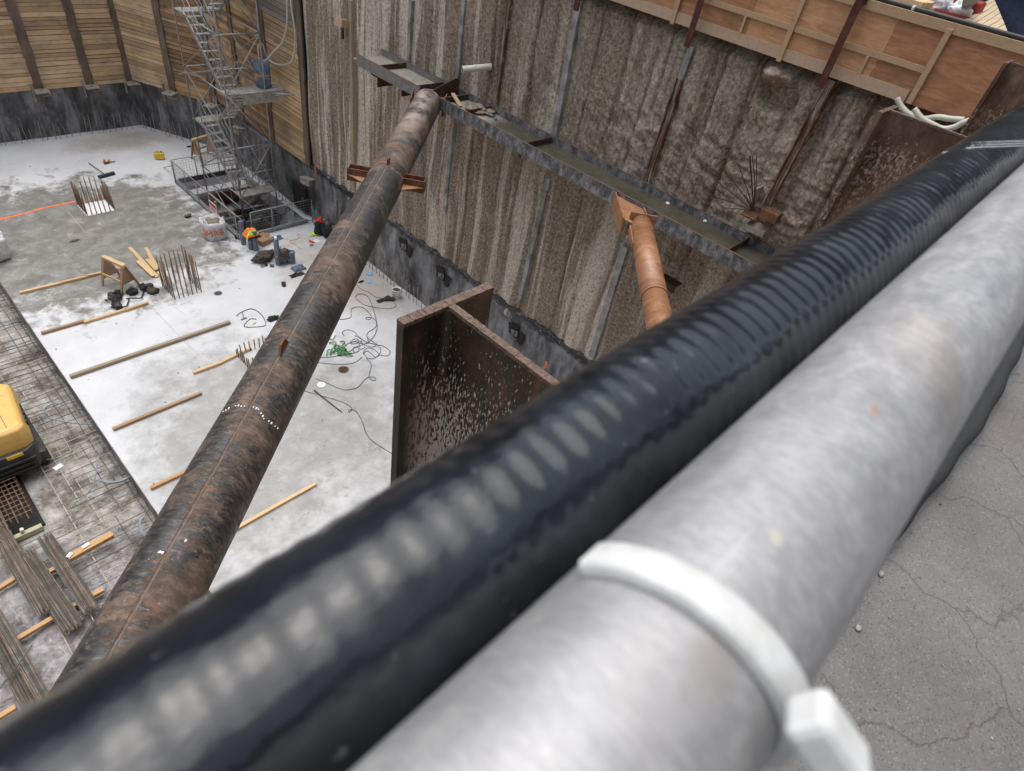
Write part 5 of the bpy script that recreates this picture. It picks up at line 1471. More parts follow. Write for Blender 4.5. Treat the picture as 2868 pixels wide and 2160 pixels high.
# orange lettering on the bag
fc = bpy.data.curves.new('lettering', 'FONT'); fc.body = 'SMRB'; fc.size = .34; fc.extrude = .004; fc.align_x = 'CENTER'; fc.space_character = 1.0
fo = bpy.data.objects.new('tmp', fc); C.objects.link(fo)
dg = bpy.context.evaluated_depsgraph_get()
me = bpy.data.meshes.new_from_object(fo.evaluated_get(dg)); bpy.data.objects.remove(fo)
def wrap_text(me, c, s, z0, a0):
    for v in me.vertices:
        a = a0 + v.co.x / (s * 1.04)
        sq = 1 / max(abs(math.cos(a)), abs(math.sin(a))) ** .45
        rad = s * sq * 1.045 + v.co.z + .012
        v.co = Vector((rad * math.cos(a), rad * math.sin(a), z0 + v.co.y)) 
bmx = bmesh.new(); bmx.from_mesh(me); bmesh.ops.subdivide_edges(bmx, edges=[e for e in bmx.edges if e.calc_length() > .04], cuts=2); bmx.to_mesh(me); bmx.free()
wrap_text(me, cb, .42, .26, math.radians(-118))
me.materials.clear(); me.materials.append(M['orange_print'])
lo = bpy.data.objects.new('lettering', me); C.objects.link(lo); lo.parent = tb

# sign on a stake by the fence
sgp = F(603, 640); sgc = WY(598, 585, sgp.y)
t = thing('fence_sign', 'small white and red warning sign on a stake at the stair fence', 'sign', sgp)
obj('stake', MB().box((sgc.x + .12, sgp.y + .05, .55), (.10, .05, 1.1)), M['timber_old'], t)
sg = Matrix.Rotation(math.radians(-90 + 20), 3, 'Z')
def sgq(u, v, off=0.0): return V(9.25, 22.25, 1.25) + V(0.0 - off, -u, v)
S = V(9.24, 22.5, .98)
sc0 = F(597, 583, .98)
def sq_(u, v, o): return V(sc0.x - o, sc0.y - u, .98 + v)
obj('sign_board', MB().plate([sq_(-.30, -.22, 0), sq_(.30, -.22, 0), sq_(.30, .22, 0), sq_(-.30, .22, 0)], .012), M['paper_white'], t)
obj('red_header', MB().plate([sq_(-.27, .05, .009), sq_(.27, .05, .009), sq_(.27, .19, .009), sq_(-.27, .19, .009)], .004), M['ink_red'], t)
mb = MB()
for k, w_ in enumerate((.22, .16, .20)):
    z_ = -.02 - k * .055; mb.plate([sq_(-w_, z_ - .015, .009), sq_(w_, z_ - .015, .009), sq_(w_, z_ + .012, .009), sq_(-w_, z_ + .012, .009)], .004)
obj('sign_text', mb, M['ink_red'], t)

# pvc pipes standing on end, vest, boxes
def pvc(c, r_, h_, label, tilt=(0, 0)):
    t = thing('pipe_length', label, 'pipe', c, 'blue-grey pipe lengths standing on the slab')
    tp = c + V(tilt[0], tilt[1], h_)
    obj('pipe_wall', MB().tube([c, tp], r_, 20, caps=False).tube([tp - V(0, 0, .06), tp], r_ * 1.08, 20, caps=False).tube([c + V(0, 0, .12), tp - V(0, 0, .01)], r_ * .9, 20), M['pvc_bluegrey'], t)
    obj('pipe_label', MB().tube([c + V(0, 0, h_ * .35), c + V(0, 0, h_ * .42)], r_ * 1.02, 20, caps=False), M['conduit_blue'], t)
pvc(F(683, 684), .10, 1.0, 'tall blue-grey pipe standing left of the orange vest')
pvc(F(704, 697), .10, 0.85, 'blue-grey pipe under the left half of the orange vest')
pvc(F(718, 701), .10, 0.85, 'blue-grey pipe under the right half of the orange vest')
pvc(F(780, 741), .10, 1.05, 'tall single blue-grey pipe beside the brown jacket')
pvc(F(798, 738), .075, .42, 'short narrow blue-grey pipe under the brown jacket')
pvc(F(818, 736), .13, .48, 'short wide blue-grey pipe under the brown jacket')
vp = F(711, 699) + V(0, .02, .88)
def cloth(c, lx, ly, m, seed=0, drop=.25, nm='cloth', bands=None, parent=None):
    mb = MB(); N = 26; vs = []; fs = []; vv = {}
    for i in range(N + 1):
        for j in range(N + 1):
            u, v = i / N * 2 - 1, j / N * 2 - 1
            x, y = u * lx, v * ly
            rr_ = max(abs(u), abs(v))
            z = -drop * max(0, rr_ - .35) ** 1.2 / .6 + .05 * noise.noise(Vector((u * 2.4 + seed, v * 2.4, 0))) + .03 * noise.noise(Vector((u * 6 + seed, v * 5, 2)))
            sh = 1 - .32 * max(0, rr_ - .35)
            vs.append((c.x + x * sh, c.y + y * sh, c.z + z))
    for i in range(N):
        for j in range(N):
            e = i * (N + 1) + j; f = (e, e + N + 1, e + N + 2, e + 1)
            fs.append(f)
    out = []
    if bands is None:
        mb.add(vs, fs, .5, True); return obj(nm, mb, m, parent)
    for (nm_, m_, test) in bands:
        b_ = MB(); fsel = []
        for idx, f in enumerate(fs):
            j = idx % N
            if test(idx // N, j, N): fsel.append(f)
        used = sorted({k for f in fsel for k in f}); mp = {k: q for q, k in enumerate(used)}
        b_.add([vs[k] for k in used], [tuple(mp[k] for k in f) for f in fsel], .5, True)
        out.append(obj(nm_, b_, m_, parent))
    return out
t = thing('safety_vest', 'bright orange safety vest with lime stripe draped over the blue-grey pipes', 'vest', vp)
st_ = lambda i, j, N: 4 <= j < 8
cloth(vp, .34, .30, None, 3, .30, bands=[('vest_cloth', M['hivis_orange'], lambda i, j, N: not (4 <= j < 8) and j >= 2), ('reflective_stripe', M['hivis_lime'], st_), ('black_hem', M['black_cloth'], lambda i, j, N: j < 2)], parent=t)
jp = F(800, 739) + V(0, .1, .56)
o = cloth(jp, .42, .30, M['brown_cloth'], 8, .3); o.name = 'jacket'; o['label'] = 'dark brown jacket spread over the short blue-grey pipes'; o['category'] = 'jacket'
jp = F(752, 735) + V(-.05, .2, .18)
obj('jacket_heap', MB().lump(jp, (.34, .22, .2), 9, .6, 4, 0.0), M['brown_cloth'], None, 'crumpled dark jacket heaped left of the tall single pipe', 'jacket')
for (px, py, sx_, sy_, sz_, lb) in ((738, 683, .42, .36, .22, 'opened cardboard box behind the draped vest'), (748, 678, .40, .3, .13, 'flattened cardboard box top beside the opened box')):
    p = F(px, py); t = thing('cardboard_box', lb, 'box', p)
    obj('box_body', MB().box((p.x, p.y, sz_ / 2), (sx_, sy_, sz_), .3), M['cardboard'], t)
    obj('box_flap', MB().box((p.x + .05, p.y + .2, sz_ + .03), (sx_, .2, .012), .3, .5, 0, .4), M['cardboard'], t)
p = F(775, 668)
o = cloth(p + V(0, 0, .05), .30, .22, M['blue_cloth'], 21, .05); o.name = 'folded_cover'; o['label'] = 'folded slate-blue cover lying behind the tall single pipe'; o['category'] = 'cover'
tp_ = F(780, 741) + V(0, 0, 1.06)
obj('glue_tin', MB().tube([tp_, tp_ + V(0, 0, .12)], .05, 14), M['paper_white'], None, 'small white tin standing on the tall single pipe', 'tin')
p = F(775, 700)
obj('valve_fitting', MB().lump(F(783, 700) + V(0, 0, .1), (.08, .06, .06), 4, .5, 2), M['scaffold_steel'], None, 'small chrome fitting behind the tall single pipe', 'fitting')
for i, (px, py, r_, ) in enumerate(((735, 746, .065), (762, 743, .07), (762, 746, .06), (873, 687, .06))):
    p = F(px, py, .02); pts = [p + V(r_ * math.cos(a), r_ * math.sin(a), 0) for a in [k * PI / 10 for k in range(21)]]
    obj('rubber_ring', MB().tube(pts, .012, 6, caps=False), M['dark_rubber'], None, ['black rubber ring lying leftmost in front of the tall single pipe', 'upper of two black rings at the foot of the tall single pipe', 'lower of two black rings at the foot of the tall single pipe', 'dark ring beside the red notebook'][i], 'ring')
p = F(745, 744); obj('rubber_sleeve', MB().lathe([(.06, 0), (.065, .11), (.05, .11), (.045, 0)], p, 16), M['dark_rubber'], None, 'black rubber sleeve standing between the small rings', 'sleeve')
p = F(795, 801); obj('black_coupling', MB().lathe([(.075, 0), (.08, .14), (.07, .14), (.06, .02), (0, .02)], p, 18), M['dark_rubber'], None, 'small black coupling alone on the pale slab left of the brown strut', 'coupling')
p = F(664, 668); obj('black_coupling', MB().lathe([(.075, 0), (.08, .14), (.07, .14), (.06, .02), (0, .02)], p, 18), M['dark_rubber'], None, 'small black coupling between rubble bag and blue-grey pipes', 'coupling')
# jacket by the strut, backpacks
p = F(840, 757)
o = cloth(p + V(.0, .1, .12), .32, .22, M['blue_cloth'], 31, .1); o.name = 'work_jacket'; o['label'] = 'blue work jacket dropped at the edge of the brown strut'; o['category'] = 'jacket'
o = cloth(F(835, 765) + V(-.1, -.1, .05), .36, .16, M['black_cloth'], 37, .05); o.name = 'black_vest'; o['label'] = 'flat black garment in front of the blue work jacket'; o['category'] = 'garment'
p = F(900, 655)
t = thing('backpack', 'black backpack with red cloth on top against the hooked dowels', 'backpack', p)
obj('pack_body', MB().lump(p + V(-.05, .0, .28), (.24, .20, .32), 41, .3, 4, 0.0), M['black_cloth'], t)
obj('red_cloth', MB().lump(p + V(-.02, .05, .60), (.15, .12, .10), 43, .5, 3, 0.0), M['red_cloth'], t)
p = F(925, 660)
obj('duffel_bag', MB().lump(p + V(0, 0, .22), (.36, .24, .27), 47, .35, 4, 0.0), M['black_cloth'], None, 'dark grey-green bag lying between backpack and brown strut', 'bag')
p = F(880, 659); obj('hivis_bundle', MB().lump(p + V(0, 0, .05), (.18, .10, .07), 51, .6, 3, 0.0), M['hivis_lime'], None, 'crumpled lime yellow bundle in front of the backpack', 'bundle')
p = F(883, 677)
t = thing('notebook', 'open red and white notebook on the slab left of the strut', 'notebook', p)
obj('page', MB().box(p + V(.06, 0, .01), (.24, .24, .015), .3), M['paper_white'], t)
obj('cover', MB().box(p + V(-.14, .05, .01), (.12, .26, .02), .3), M['ink_red'], t)
pts = [F(*q, .012) for q in Zc(650, 580, .1356, ((1440, 640), (1400, 580), (1340, 570), (1360, 620), (1400, 640), (1300, 680), (1210, 690), (1200, 740), (1300, 760), (1360, 830), (1440, 860)))]
obj('cord', MB().tube(smooth_path(pts, 5), .01, 5), M['rope_orange'], None, 'thin orange cord curling across the slab behind the jackets', 'cord')
for i, (px, py, lb) in enumerate(((1035, 768, 'upper blue square pad by the hooked dowels'), (1033, 790, 'lower blue square pad on the slab right of the brown strut'))):
    p = F(px, py); obj('blue_pad', MB().box(p + V(0, 0, .015), (.22, .2, .03), .5 + i * .2), M['blue_foam'], None, lb, 'pad')
for i, (px, py, rz, lb) in enumerate(((1068, 843, .0, 'left black flat plate beside the white pail'), (1083, 838, .2, 'middle black flat plate beside the white pail'), (1092, 841, -.5, 'right black flat plate beside the white pail'))):
    p = F(px, py); obj('black_plate', MB().box(p + V(0, 0, .02 + i * .02), (.34, .18, .03), rz), M['dark_rubber'], None, lb, 'plate')
p = F(1110, 834)
t = thing('white_pail', 'white pail of dark stuff at the foot of the right wall', 'pail', p)
obj('pail_body', MB().lathe([(0, 0), (.14, 0), (.165, .36), (.175, .37), (.175, .39), (.155, .39), (.15, .34), (0, .33)], p, 24), M['paper_white'], t)
obj('pail_fill', MB().tube([p + V(0, 0, .335), p + V(0, 0, .345)], .145, 20), M['machine_grey'], t)
obj('pail_label', MB().lathe([(.150, .1), (.160, .24)], p + V(-.003, -.003, 0), 8), M['ink_red'], t) if False else None
p = F(1012, 790); obj('black_glove', MB().lump(p + V(0, 0, .02), (.13, .05, .03), 5, .6, 3, 0.0), M['black_cloth'], None, 'black glove-like scrap at the right edge of the brown strut', 'glove')
# green straps, round covers, rods
p = F(955, 980)
mb = MB()
for k in range(16):
    q = p + V(rnd.uniform(-.28, .15), rnd.uniform(-.22, .2), .03)
    a = rnd.uniform(0, 6.28); mb.tube(smooth_path([q, q + V(.2 * math.cos(a), .2 * math.sin(a), .08), q + V(.3 * math.cos(a + .8), .3 * math.sin(a + .8), .0)], 4), .022, 5)
obj('green_strap', mb, M['green_strap'], None, 'heap of green lifting strap right of the brown strut', 'strap')
p = F(930, 945); obj('white_packet', MB().box(p + V(0, 0, .04), (.28, .16, .06), .7), M['white_sheet'], None, 'white packet above the green strap', 'packet')
def disc(c, r_, label, m, rim=None, nm='drain_cover'):
    t = thing(nm, label, 'cover', c)
    obj('lid', MB().tube([c, c + V(0, 0, .012)], r_, 28), M[m], t)
    if rim: obj('rim', MB().tube([c, c + V(0, 0, .006)], r_ * 1.18, 28), M[rim], t)
disc(F(962, 1036), .155, 'round brown drain recess in the slab right of the strut', 'rust_dark', 'rubble')
disc(F(900, 1078), .13, 'round white cap with grey rim beside the brown strut', 'paper_white', 'grey_board')
disc(F(611, 822), .12, 'dark grey round cover on the pale slab right of the tall starter cage', 'machine_grey', 'grey_board')
for i, (a, b) in enumerate((((880, 1092), (958, 1155)), ((878, 1094), (950, 1150)))):
    A, B = F(*a, .02), F(*b, .02)
    obj('steel_rod', MB().tube([A, B], .014, 6), M['bar_dark'], None, ['longer dark rod lying crossed by a cable right of the strut', 'shorter dark rod beside its longer twin right of the strut'][i], 'rod')
# cables
def cable(pts, label, m='cable_grey', r_=.011, nm='cable', z=.014, k=6):
    P_ = []
    for i, q in enumerate(pts):
        p = F(*q, z); P_.append(p)
    return obj(nm, MB().tube(smooth_path(P_, k), r_, 5), M[m], None, label, 'cable')
s4 = .1085
cable(Zc(880, 760, s4, ((1090, 350), (1160, 420), (1250, 480), (1380, 530), (1480, 590), (1600, 670), (1780, 700))), 'cable from the brown strut to the black plates')
cable(Zc(880, 760, s4, ((2030, 760), (2110, 860), (2080, 930), (1900, 965), (1700, 950), (1500, 915), (1300, 870), (1150, 770), (1070, 690), (1100, 610), (1220, 580), (1340, 620), (1430, 730), (1500, 900), (1560, 1100), (1610, 1300), (1625, 1450), (1590, 1580), (1550, 1660), (1480, 1750))), 'cable looping from the black plates down to the tangle')
cable(Zc(880, 760, s4, ((640, 1240), (720, 1240), (860, 1220), (950, 1170), (950, 1050), (970, 960), (1100, 920), (1230, 930), (1340, 1000), (1440, 1110), (1475, 1190), (1420, 1245), (1330, 1220), (1380, 1185), (1480, 1200), (1580, 1260), (1610, 1340), (1590, 1430), (1500, 1510), (1390, 1580), (1360, 1660), (1400, 1800))), 'cable with a small ring loop beside the strut, above the tangle')
s2 = .09946
cable(Zc(900, 940, s2, ((-300, 640), (0, 620), (300, 600), (600, 545), (920, 490), (1040, 440), (1050, 360), (1000, 330), (900, 360), (890, 430), (930, 480))), 'upper straight cable running under the strut from the tangle')
cable(Zc(900, 940, s2, ((-300, 730), (0, 770), (300, 800), (600, 810), (880, 775), (1050, 690), (1150, 600))), 'lower straight cable running under the strut from the tangle')
cable(Zc(900, 940, s2, ((1270, 650), (1390, 780), (1400, 880), (1370, 1020), (1340, 1150), (1380, 1230), (1460, 1270), (1530, 1240), (1500, 1180), (1400, 1165), (1290, 1190), (1180, 1290), (1080, 1410), (950, 1490), (720, 1530), (500, 1490), (250, 1380), (50, 1290), (-150, 1220))), 'cable sweeping from the tangle past the drain recess in a wide curve')
cable(Zc(900, 940, s2, ((1500, 0), (1370, 150), (1150, 260), (950, 330), (890, 420), (950, 480), (1050, 430), (1040, 350), (940, 320), (860, 400), (760, 460), (660, 400), (660, 310), (760, 220), (900, 180), (1050, 190), (1200, 250))), 'cable doubled back in the left of the tangle')
cable(Zc(900, 940, s2, ((1280, 0), (1330, 90), (1500, 200), (1640, 330), (1670, 450), (1600, 560), (1450, 650), (1300, 630), (1220, 540), (1230, 460), (1310, 440), (1400, 500), (1480, 580), (1560, 600), (1620, 530), (1500, 400), (1350, 350), (1220, 400), (1180, 530))), 'cable coiled in rings right in the tangle')
cable(Zc(900, 940, s2, ((1130, 270), (1350, 210), (1550, 260), (1750, 300), (1900, 400), (1940, 480), (1880, 560), (1750, 570), (1620, 530))), 'cable making the widest loop of the tangle towards the H pile')
cable(Zc(900, 940, s2, ((820, 210), (850, 140), (960, 90), (1040, 120), (1040, 200), (960, 230), (830, 230), (900, 170), (1060, 150), (1150, 210), (1230, 300), (1180, 370), (1090, 370), (1060, 250), (1130, 180), (1120, 80), (1020, 0), (900, -120), (700, -160), (590, -80), (640, 0))), 'cable wound tightly in the heart of the tangle')
cable(Zc(900, 940, s2, ((940, 0), (1080, 70), (1250, 170), (1420, 220), (1540, 260), (1500, 310), (1400, 320), (1250, 280))), 'cable crossing the tangle from behind the green strap')
cable(Zc(700, 1000, .3617, ((380, 245), (430, 265), (520, 290), (640, 325), (740, 360), (790, 400), (770, 428), (765, 410), (800, 410), (830, 430), (870, 500), (900, 590), (960, 660), (1095, 745), (1180, 800))), 'thin dark cable with one tiny loop running towards the H pile foot')
cable(Zc(0, 500, .3617, ((1830, 1065), (1870, 1035), (1950, 1010), (2020, 1050), (2055, 1110), (2050, 1140), (1980, 1150), (1890, 1145), (1935, 1090), (1985, 1090))), 'bent black wire on the slab beside a small tool, left of the strut', 'dark_rubber', .012)
a, b = F(679, 875, .02), F(683, 893, .02)
obj('small_clamp', MB().bar(a, b, .03, .03).bar(b + V(-.1, 0, 0), b + V(.1, 0, 0), .04, .03), M['pvc_bluegrey'], None, 'small T shaped clamp inside the bent wire loop', 'clamp')
obj('wood_chip', MB().box(F(712, 906, .01), (.14, .05, .03), .3), M['timber'], None, 'small wood chip inside the bent wire loop', 'chip')
p = F(765, 895); obj('dropped_tool', MB().lump(p + V(0, 0, .05), (.2, .1, .07), 7, .6, 3, 0.0), M['black_cloth'], None, 'dark tool heap at the left edge of the brown strut', 'tool')
# on the mud: cables and conduit
cable(Zc(0, 1250, .226, ((350, 10), (380, 80), (450, 150), (560, 165), (700, 145), (850, 80), (960, 0), (1060, -60), (1150, -140))), 'grey-green hose arcing over the rebar mat beside the excavator', 'conduit_blue', .016, 'hose', -.44)
cable(Zc(0, 1250, .226, ((1250, -130), (1260, 0), (1250, 60), (1210, 200), (1190, 350), (1170, 430), (1120, 540), (1040, 630), (930, 695))), 'grey cable hanging down over the rebar mat from the slab edge', 'conduit_blue', .016, 'hose', -.44)
cable(Zc(0, 1000, .3617, ((730, 465), (620, 425), (540, 390), (440, 360), (380, 375), (345, 410), (350, 460), (420, 485), (550, 510), (750, 525))), 'grey cable looped over the rebar mat near the excavator', 'conduit_blue', .016, 'hose', -.44)
cable(Zc(0, 780, .226, ((0, 545), (150, 540), (250, 525), (320, 520))), 'thin cable at the far left across the rebar mat', 'conduit_blue', .012, 'hose', -.42)
cable(Zc(0, 1250, .226, ((1240, 420), (1300, 440), (1400, 445), (1520, 420), (1640, 360))), 'short curved blue-grey conduit at the slab edge', 'conduit_blue', .04, 'conduit', -.36)
cable(Zc(0, 1250, .226, ((1770, 885), (1740, 920), (1730, 1000), (1760, 1070), (1850, 1130))), 'curved blue-grey conduit end beside the brown strut', 'conduit_blue', .04, 'conduit', -.36)
cable(Zc(0, 1600, .255, ((0, 1290), (120, 1130), (250, 960), (350, 815))), 'dark rod leaning across the corner rebar bundle', 'bar_dark', .016, 'rod', -.2)
obj('paper_scrap', MB().box(F(163, 1308, -.46), (.2, .14, .01), .3), M['paper_white'], None, 'white paper scrap on the rebar mat beside the hose arc', 'litter')
obj('paper_scrap', MB().box(F(240, 1528, -.32), (.16, .09, .02), .2), M['paper_white'], None, 'white scrap on the middle of the stout bearer', 'litter')
obj('paper_scrap', MB().box(F(195, 1555, -.32), (.12, .09, .02), .6), M['paper_white'], None, 'white scrap at the left end of the stout bearer', 'litter')
# broom, cone-red gadget, jerry can, glove
a, b = F(248, 456, .06), F(290, 486, .10)
t = thing('push_broom', 'dark push broom lying on the damp slab far left', 'broom', (a + b) / 2)
obj('broom_handle', MB().tube([a, b], .018, 6), M['ink_dark'], t)
obj('broom_head', MB().bar(F(276, 497, .06), F(320, 485, .06), .12, .12), M['dark_green'] if 'dark_green' in M else plain('dark_green', (0.02, 0.05, 0.04), .7), t)
p = F(448, 446)
t = thing('jerry_can', 'yellow jerry can standing on the pale slab beyond the scaffold', 'jerry can', p)
obj('can_body', MB().box(p + V(0, 0, .17), (.42, .22, .30), -.5), M['yellow_plastic'], t, bevel=.05)
obj('can_handle', MB().box(p + V(-.03, .02, .35), (.16, .04, .04), -.5), M['yellow_plastic'], t, bevel=.01)
obj('can_cap', MB().tube([p + V(.1, -.06, .32), p + V(.1, -.06, .37)], .035, 10), M['ink_dark'], t)
p = F(298, 458)
t = thing('cut_off_saw', 'small orange and grey power tool on the slab beyond the broom', 'power tool', p)
obj('tool_body', MB().lump(p + V(-.05, 0, .12), (.06, .05, .08), 3, .4, 3, 0.0).lump(p + V(.12, -.02, .10), (.06, .05, .06), 5, .4, 3, 0.0), M['hivis_orange'], t)
obj('tool_foot', MB().box(p + V(.0, -.05, .04), (.22, .08, .06), .2).bar(p + V(.1, 0, .05), p + V(.35, -.05, .04), .03), M['machine_grey'], t)
p = F(528, 608)
t = thing('power_drill', 'small red-brown power tool on the slab left of the rubble bag', 'power tool', p)
obj('tool_body', MB().box(p + V(0, 0, .12), (.26, .10, .10), .2), M['bottom_board'], t, bevel=.02)
obj('tool_foot', MB().box(p + V(-.03, -.02, .04), (.24, .12, .07), .1), M['ink_dark'], t, bevel=.02)
p = F(530, 412); obj('black_box', MB().box(p + V(0, 0, .02), (.22, .10, .04), .2), M['ink_dark'], None, 'small flat black box on the pale slab beside the far sawhorse', 'box')
p = F(210, 675); obj('twig_scrap', MB().lump(p + V(0, 0, .01), (.16, .06, .015), 5, .7, 3, 0.0), M['machine_grey'], None, 'dark scrap alone on the damp slab', 'scrap')
# paint and chalk lines: sheets just above the slab
def line(pts, wd, m, label, z=.004):
    mb = MB(); P_ = smooth_path([F(*q, z) for q in pts], 6)
    for i in range(len(P_) - 1):
        a, b = P_[i], P_[i + 1]; d = (b - a).normalized(); s = V(-d.y, d.x, 0) * wd / 2 * (1 + .3 * noise.noise(a * 5))
        mb.add([a - s, b - s, b + s, a + s], [(0, 1, 2, 3)])
    obj('paint_line', mb, M[m], None, kind='structure')
line(((-30, 621), (60, 600), (120, 583), (180, 571), (212, 563)), .10, 'orange_spray', '')
line(((245, 555), (275, 551), (305, 548)), .05, 'orange_spray', '')
line(((440, 560), (480, 545), (520, 540), (580, 520), (650, 505)), .05, 'chalk_red', '')
line(((187, 590), (210, 615), (235, 648)), .02, 'chalk_red', '')
line(((415, 850), (500, 940), (560, 1000), (605, 1062)), .016, 'chalk_red', '')
line(((425, 820), (470, 845), (520, 885)), .012, 'chalk_red', '')

mb = MB(); r = random.Random(44)
for k in range(140):
    x, y = r.uniform(1.9, 12.2), r.uniform(8, 33)
    if 9.2 < x < 12.6 and 21.5 < y < 27.4: continue
    q_ = r.choice((.010, .012, .015, .025))
    mb.box((x, y, q_ * .3), (q_ * 2, q_ * 1.2, q_ * .6), r.uniform(0, 3), r.random())
g_ = obj('slab_grit', mb, M['rubble'], None, 'crumbs and specks of debris scattered over the slab', None, None, 'stuff')
# ================================================================== EXCAVATOR (only its rear corner is in view)
te = thing('excavator', 'yellow mini excavator, its rounded rear cowling at the left edge over the mud', 'excavator', (-.6, 15.5, -.6))
mb = MB(); prof = [(-1.6, 14.48), (-.25, 14.46), (.16, 14.46), (.34, 14.58), (.52, 16.34), (.38, 16.50), (-1.6, 16.58)]
base = []
def ringp(pr, z): return [(x, y, z) for x, y in pr]
lv_ = [(1.0, .45), (1.0, .62), (.985, .80), (.95, .93), (.86, 1.0)]
cxe, cye = -.5, 15.5
vs = []; fs = []
for s, z in lv_:
    for x, y in prof: vs.append((cxe + (x - cxe) * s, cye + (y - cye) * s, z + (0.05 if z > .9 else 0)))
n_ = len(prof)
for i in range(len(lv_) - 1):
    for k in range(n_): fs.append((i * n_ + k, i * n_ + (k + 1) % n_, (i + 1) * n_ + (k + 1) % n_, (i + 1) * n_ + k))
fs.append(tuple((len(lv_) - 1) * n_ + k for k in range(n_)))
mb.add(vs, fs)
obj('rear_cowling', mb, M['yellow_paint'], te, bevel=.03)
obj('counterweight', MB().prism([(-1.6, 14.34), (.12, 14.34), (.30, 14.48), (.50, 16.40), (.38, 16.6), (-1.6, 16.6)], -.22, .45), M['machine_grey'], te, bevel=.03)
for k in range(3): obj('rib', MB().box((-.67, 14.31, -.12 + k * .15), (1.8, .07, .07)), M['dark_rubber'], te, bevel=.01)
obj('cowling_seam', MB().box((-.02, 15.5, 1.052), (.012, 1.7, .006)), M['machine_grey'], te)
for k in range(5): obj('vent_slot', MB().box((.40 + k * .012, 15.0 + k * .16, .72), (.03, .09, .16)), M['ink_dark'], te)
obj('hazard_sticker', MB().box((-.15, 14.325, .40), (.34, .02, .09)), M['yellow_plastic'], te)
obj('undercarriage', MB().box((-.6, 15.5, -.12), (1.6, 1.5, .28)), M['machine_grey'], te)
obj('track', MB().box((.30, 15.7, -.36), (.40, 2.0, .46)), M['machine_grey'], te, bevel=.1)
obj('track', MB().box((-1.75, 15.6, -.36), (.40, 2.2, .46)), M['dark_rubber'], te, bevel=.1)

# ================================================================== GUARD RAIL AT THE CAMERA
# galvanised tube along X, black corrugated hose beside it
TR = .0241; TY, TZ = .004, H - .117
tg = thing('guard_rail', 'thick galvanised steel guard rail tube crossing close in front', 'rail', (0, TY, TZ))
mb = MB(); N = 240; n_ = 72; vs = []; fs = []
for i in range(N + 1):
    x = -1.6 + 6.6 * i / N
    for k in range(n_):
        a = 2 * PI * k / n_; vs.append((x, TY + TR * math.cos(a), TZ + TR * math.sin(a)))
for i in range(N):
    for k in range(n_):
        k2 = (k + 1) % n_; fs.append((i * n_ + k, (i + 1) * n_ + k, (i + 1) * n_ + k2, i * n_ + k2))
mb.add(vs, fs, .5, True)
obj('rail_tube', mb, M['galv'], tg)
for x in (-1.5, 4.6): obj('rail_post', MB().tube([(x, TY, DZ), (x, TY, TZ - .03)], TR, 20), M['galv'], tg)
# hose
HR = .0221; HYc, HZc = .0497, H - .1245
mb = MB(); n_ = 64; pitch = .0078; x0, x1 = -1.2, 2.6; step = pitch / 8
N = int((x1 - x0) / step); vs = []; fs = []
for i in range(N + 1):
    x = x0 + i * step
    wob = .0016 * math.sin(x * 4.0) + .001 * math.sin(x * 11 + 1)
    for k in range(n_):
        a = 2 * PI * k / n_
        ph = 2 * PI * (x / pitch) + a * 1.0
        rr_ = HR + .00014 * math.sin(ph) * (1 + .6 * noise.noise(Vector((x * 35, math.cos(a) * 3, math.sin(a) * 3)))) + .00050 * noise.noise(Vector((x * 52, math.cos(a) * 3.0, math.sin(a) * 3.0))) + .00012 * noise.noise(Vector((x * 160, math.cos(a) * 7, math.sin(a) * 7))) + .0005 * noise.noise(Vector((x * 14, math.cos(a) * 1.2, math.sin(a) * 1.2)))
        vs.append((x, HYc + abs(wob) * .5 + rr_ * math.cos(a), HZc + wob * .4 + rr_ * math.sin(a)))
for i in range(N):
    for k in range(n_):
        k2 = (k + 1) % n_; fs.append((i * n_ + k, (i + 1) * n_ + k, (i + 1) * n_ + k2, i * n_ + k2))
mb.add(vs, fs, .5, True)
obj('corrugated_hose', mb, M['hose'], None, 'glossy black corrugated hose running along the guard rail', 'hose')
# nylon tie round both
tx = .0800
tt = thing('cable_tie', 'large white nylon cable tie round the guard rail with its head at the right', 'cable tie', (tx, TY, TZ))
path = []
for k in range(0, 41):   # over the rail from head side (angle -60deg) up across to hose side
    a = math.radians(-105 + 245 * k / 40)
    path.append(Vector((tx, TY + (TR + .0012) * math.cos(math.pi - a), TZ + (TR + .0012) * math.sin(math.pi - a))))
vs = []; fs = []
wd = .0080
for k, p in enumerate(path):
    rad = (p - Vector((tx, TY, TZ))).normalized()
    sk = .0088 - .0158 * (k / 40)          # slightly skewed
    for (dx, dr) in ((-wd / 2, -.0010), (-wd / 2, .0008), (-wd / 2 + .0008, .0020), (wd / 2 - .0008, .0020), (wd / 2, .0008), (wd / 2, -.0010)):
        vs.append(p + V(dx + sk - .004, 0, 0) + rad * dr)
for k in range(len(path) - 1):
    for j in range(5): fs.append((k * 6 + j, k * 6 + j + 1, (k + 1) * 6 + j + 1, (k + 1) * 6 + j))
obj('tie_strap', MB().add(vs, fs, .5, True), M['nylon'], tt)
hp = F(2385, 2040, H - .1185); hx = Vector((0.0885, -.0255, H - .1195))
pw_ = ray(2318, 2075) * .1165 + V(0, 0, H)
mbh = MB().box(pw_, (.0088, .0122, .0075), .25, .5, .3, .55)
obj('tie_head', mbh, M['nylon'], tt, bevel=.0017)
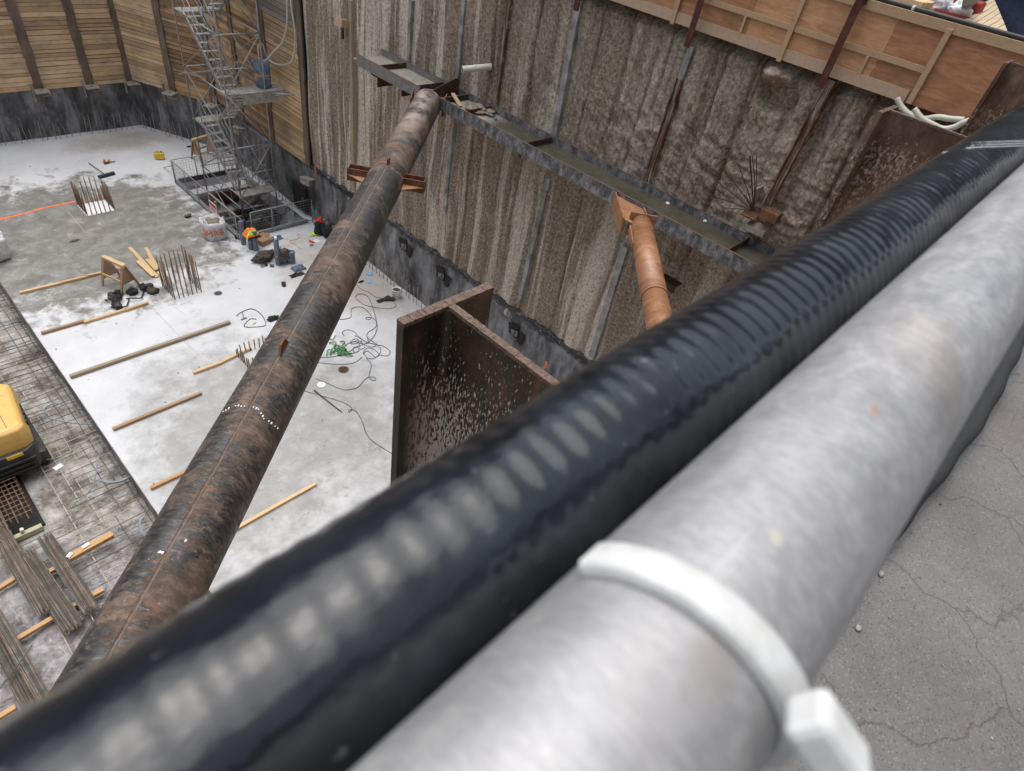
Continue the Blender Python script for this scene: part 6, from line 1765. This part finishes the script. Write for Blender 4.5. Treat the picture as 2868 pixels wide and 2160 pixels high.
# clear film wrapped over the hose further along
def hit_hose(px, py, r_=None):
    d = ray(px, py); r_ = r_ or HR + .0010
    oy, oz = -HYc, H - HZc
    A_, B_, C_ = d.y ** 2 + d.z ** 2, 2 * (d.y * oy + d.z * oz), oy * oy + oz * oz - r_ * r_
    D_ = B_ * B_ - 4 * A_ * C_
    if D_ < 0: return None
    t_ = (-B_ - math.sqrt(D_)) / (2 * A_)
    return V(d.x * t_, d.y * t_, H + d.z * t_)
mb = MB()
for q_ in range(3):
    pts = []
    for (px, py) in ((2345, 606), (2380, 588), (2430, 560), (2490, 533), (2560, 512), (2640, 500), (2720, 493), (2800, 489), (2900, 486), (3000, 488), (3100, 500)):
        h_ = hit_hose(px, py - 92 + q_ * 7) or hit_hose(px, py - 85 + q_ * 7)
        if h_: pts.append(h_)
    mb.tube(smooth_path(pts, 5), .0005, 5)
obj('clear_tape', mb, M['film'], None, 'strands of clear tape wound over the black hose, upper right', 'tape')

# braided black mat strip on the street beside the rail
pts = []
for k in range(150):
    x = .4 + k * .042
    pts.append((x, -.226 + .045 * max(0, min(1.6, (2.35 - x) / .85)) + .010 * math.sin(x * 2.1) + .004 * math.sin(x * 19), DZ + .035))
obj('braided_hose', MB().tube(pts, .030, 12), M['braid'], None, 'black braided hose lying on the street beneath the guard rail', 'hose')
r = random.Random(4)
st = MB()
for (px, py) in ((2466, 1610), (2402, 1762)):
    p = F(px, py, DZ)
    o = obj('pebble', MB().lump(p + V(0, 0, .004), (.010, .007, .006), px, .3, 2), M['rubble' if px > 2480 else 'bracket'], None, {2466: 'pale pebble touching the rail edge on the street', 2402: 'cream pebble alone on the street below the rail', 2490: 'dark pebble beside the upper pale pebble on the street', 2655: 'tiny pebble in the middle of the street slab', 2760: 'tiny pebble at the right of the street slab'}[px], 'pebble')
# grit on the street
mb = MB()
for k in range(420):
    x = r.uniform(.3, 3.2); y = -r.uniform(.18, 1.6); s = r.choice((.0016, .002, .003)) 
    mb.box((x, y, DZ + s * .5), (s * 2, s * 1.4, s), r.uniform(0, 3), r.random())
obj('street_grit', mb, M['rubble'], None, None, None, None, 'stuff')
bpy.data.objects['street_grit']['label'] = 'fine grit scattered over the street concrete'

for o in list(bpy.data.objects):
    if '_o' in o.keys(): del o['_o']
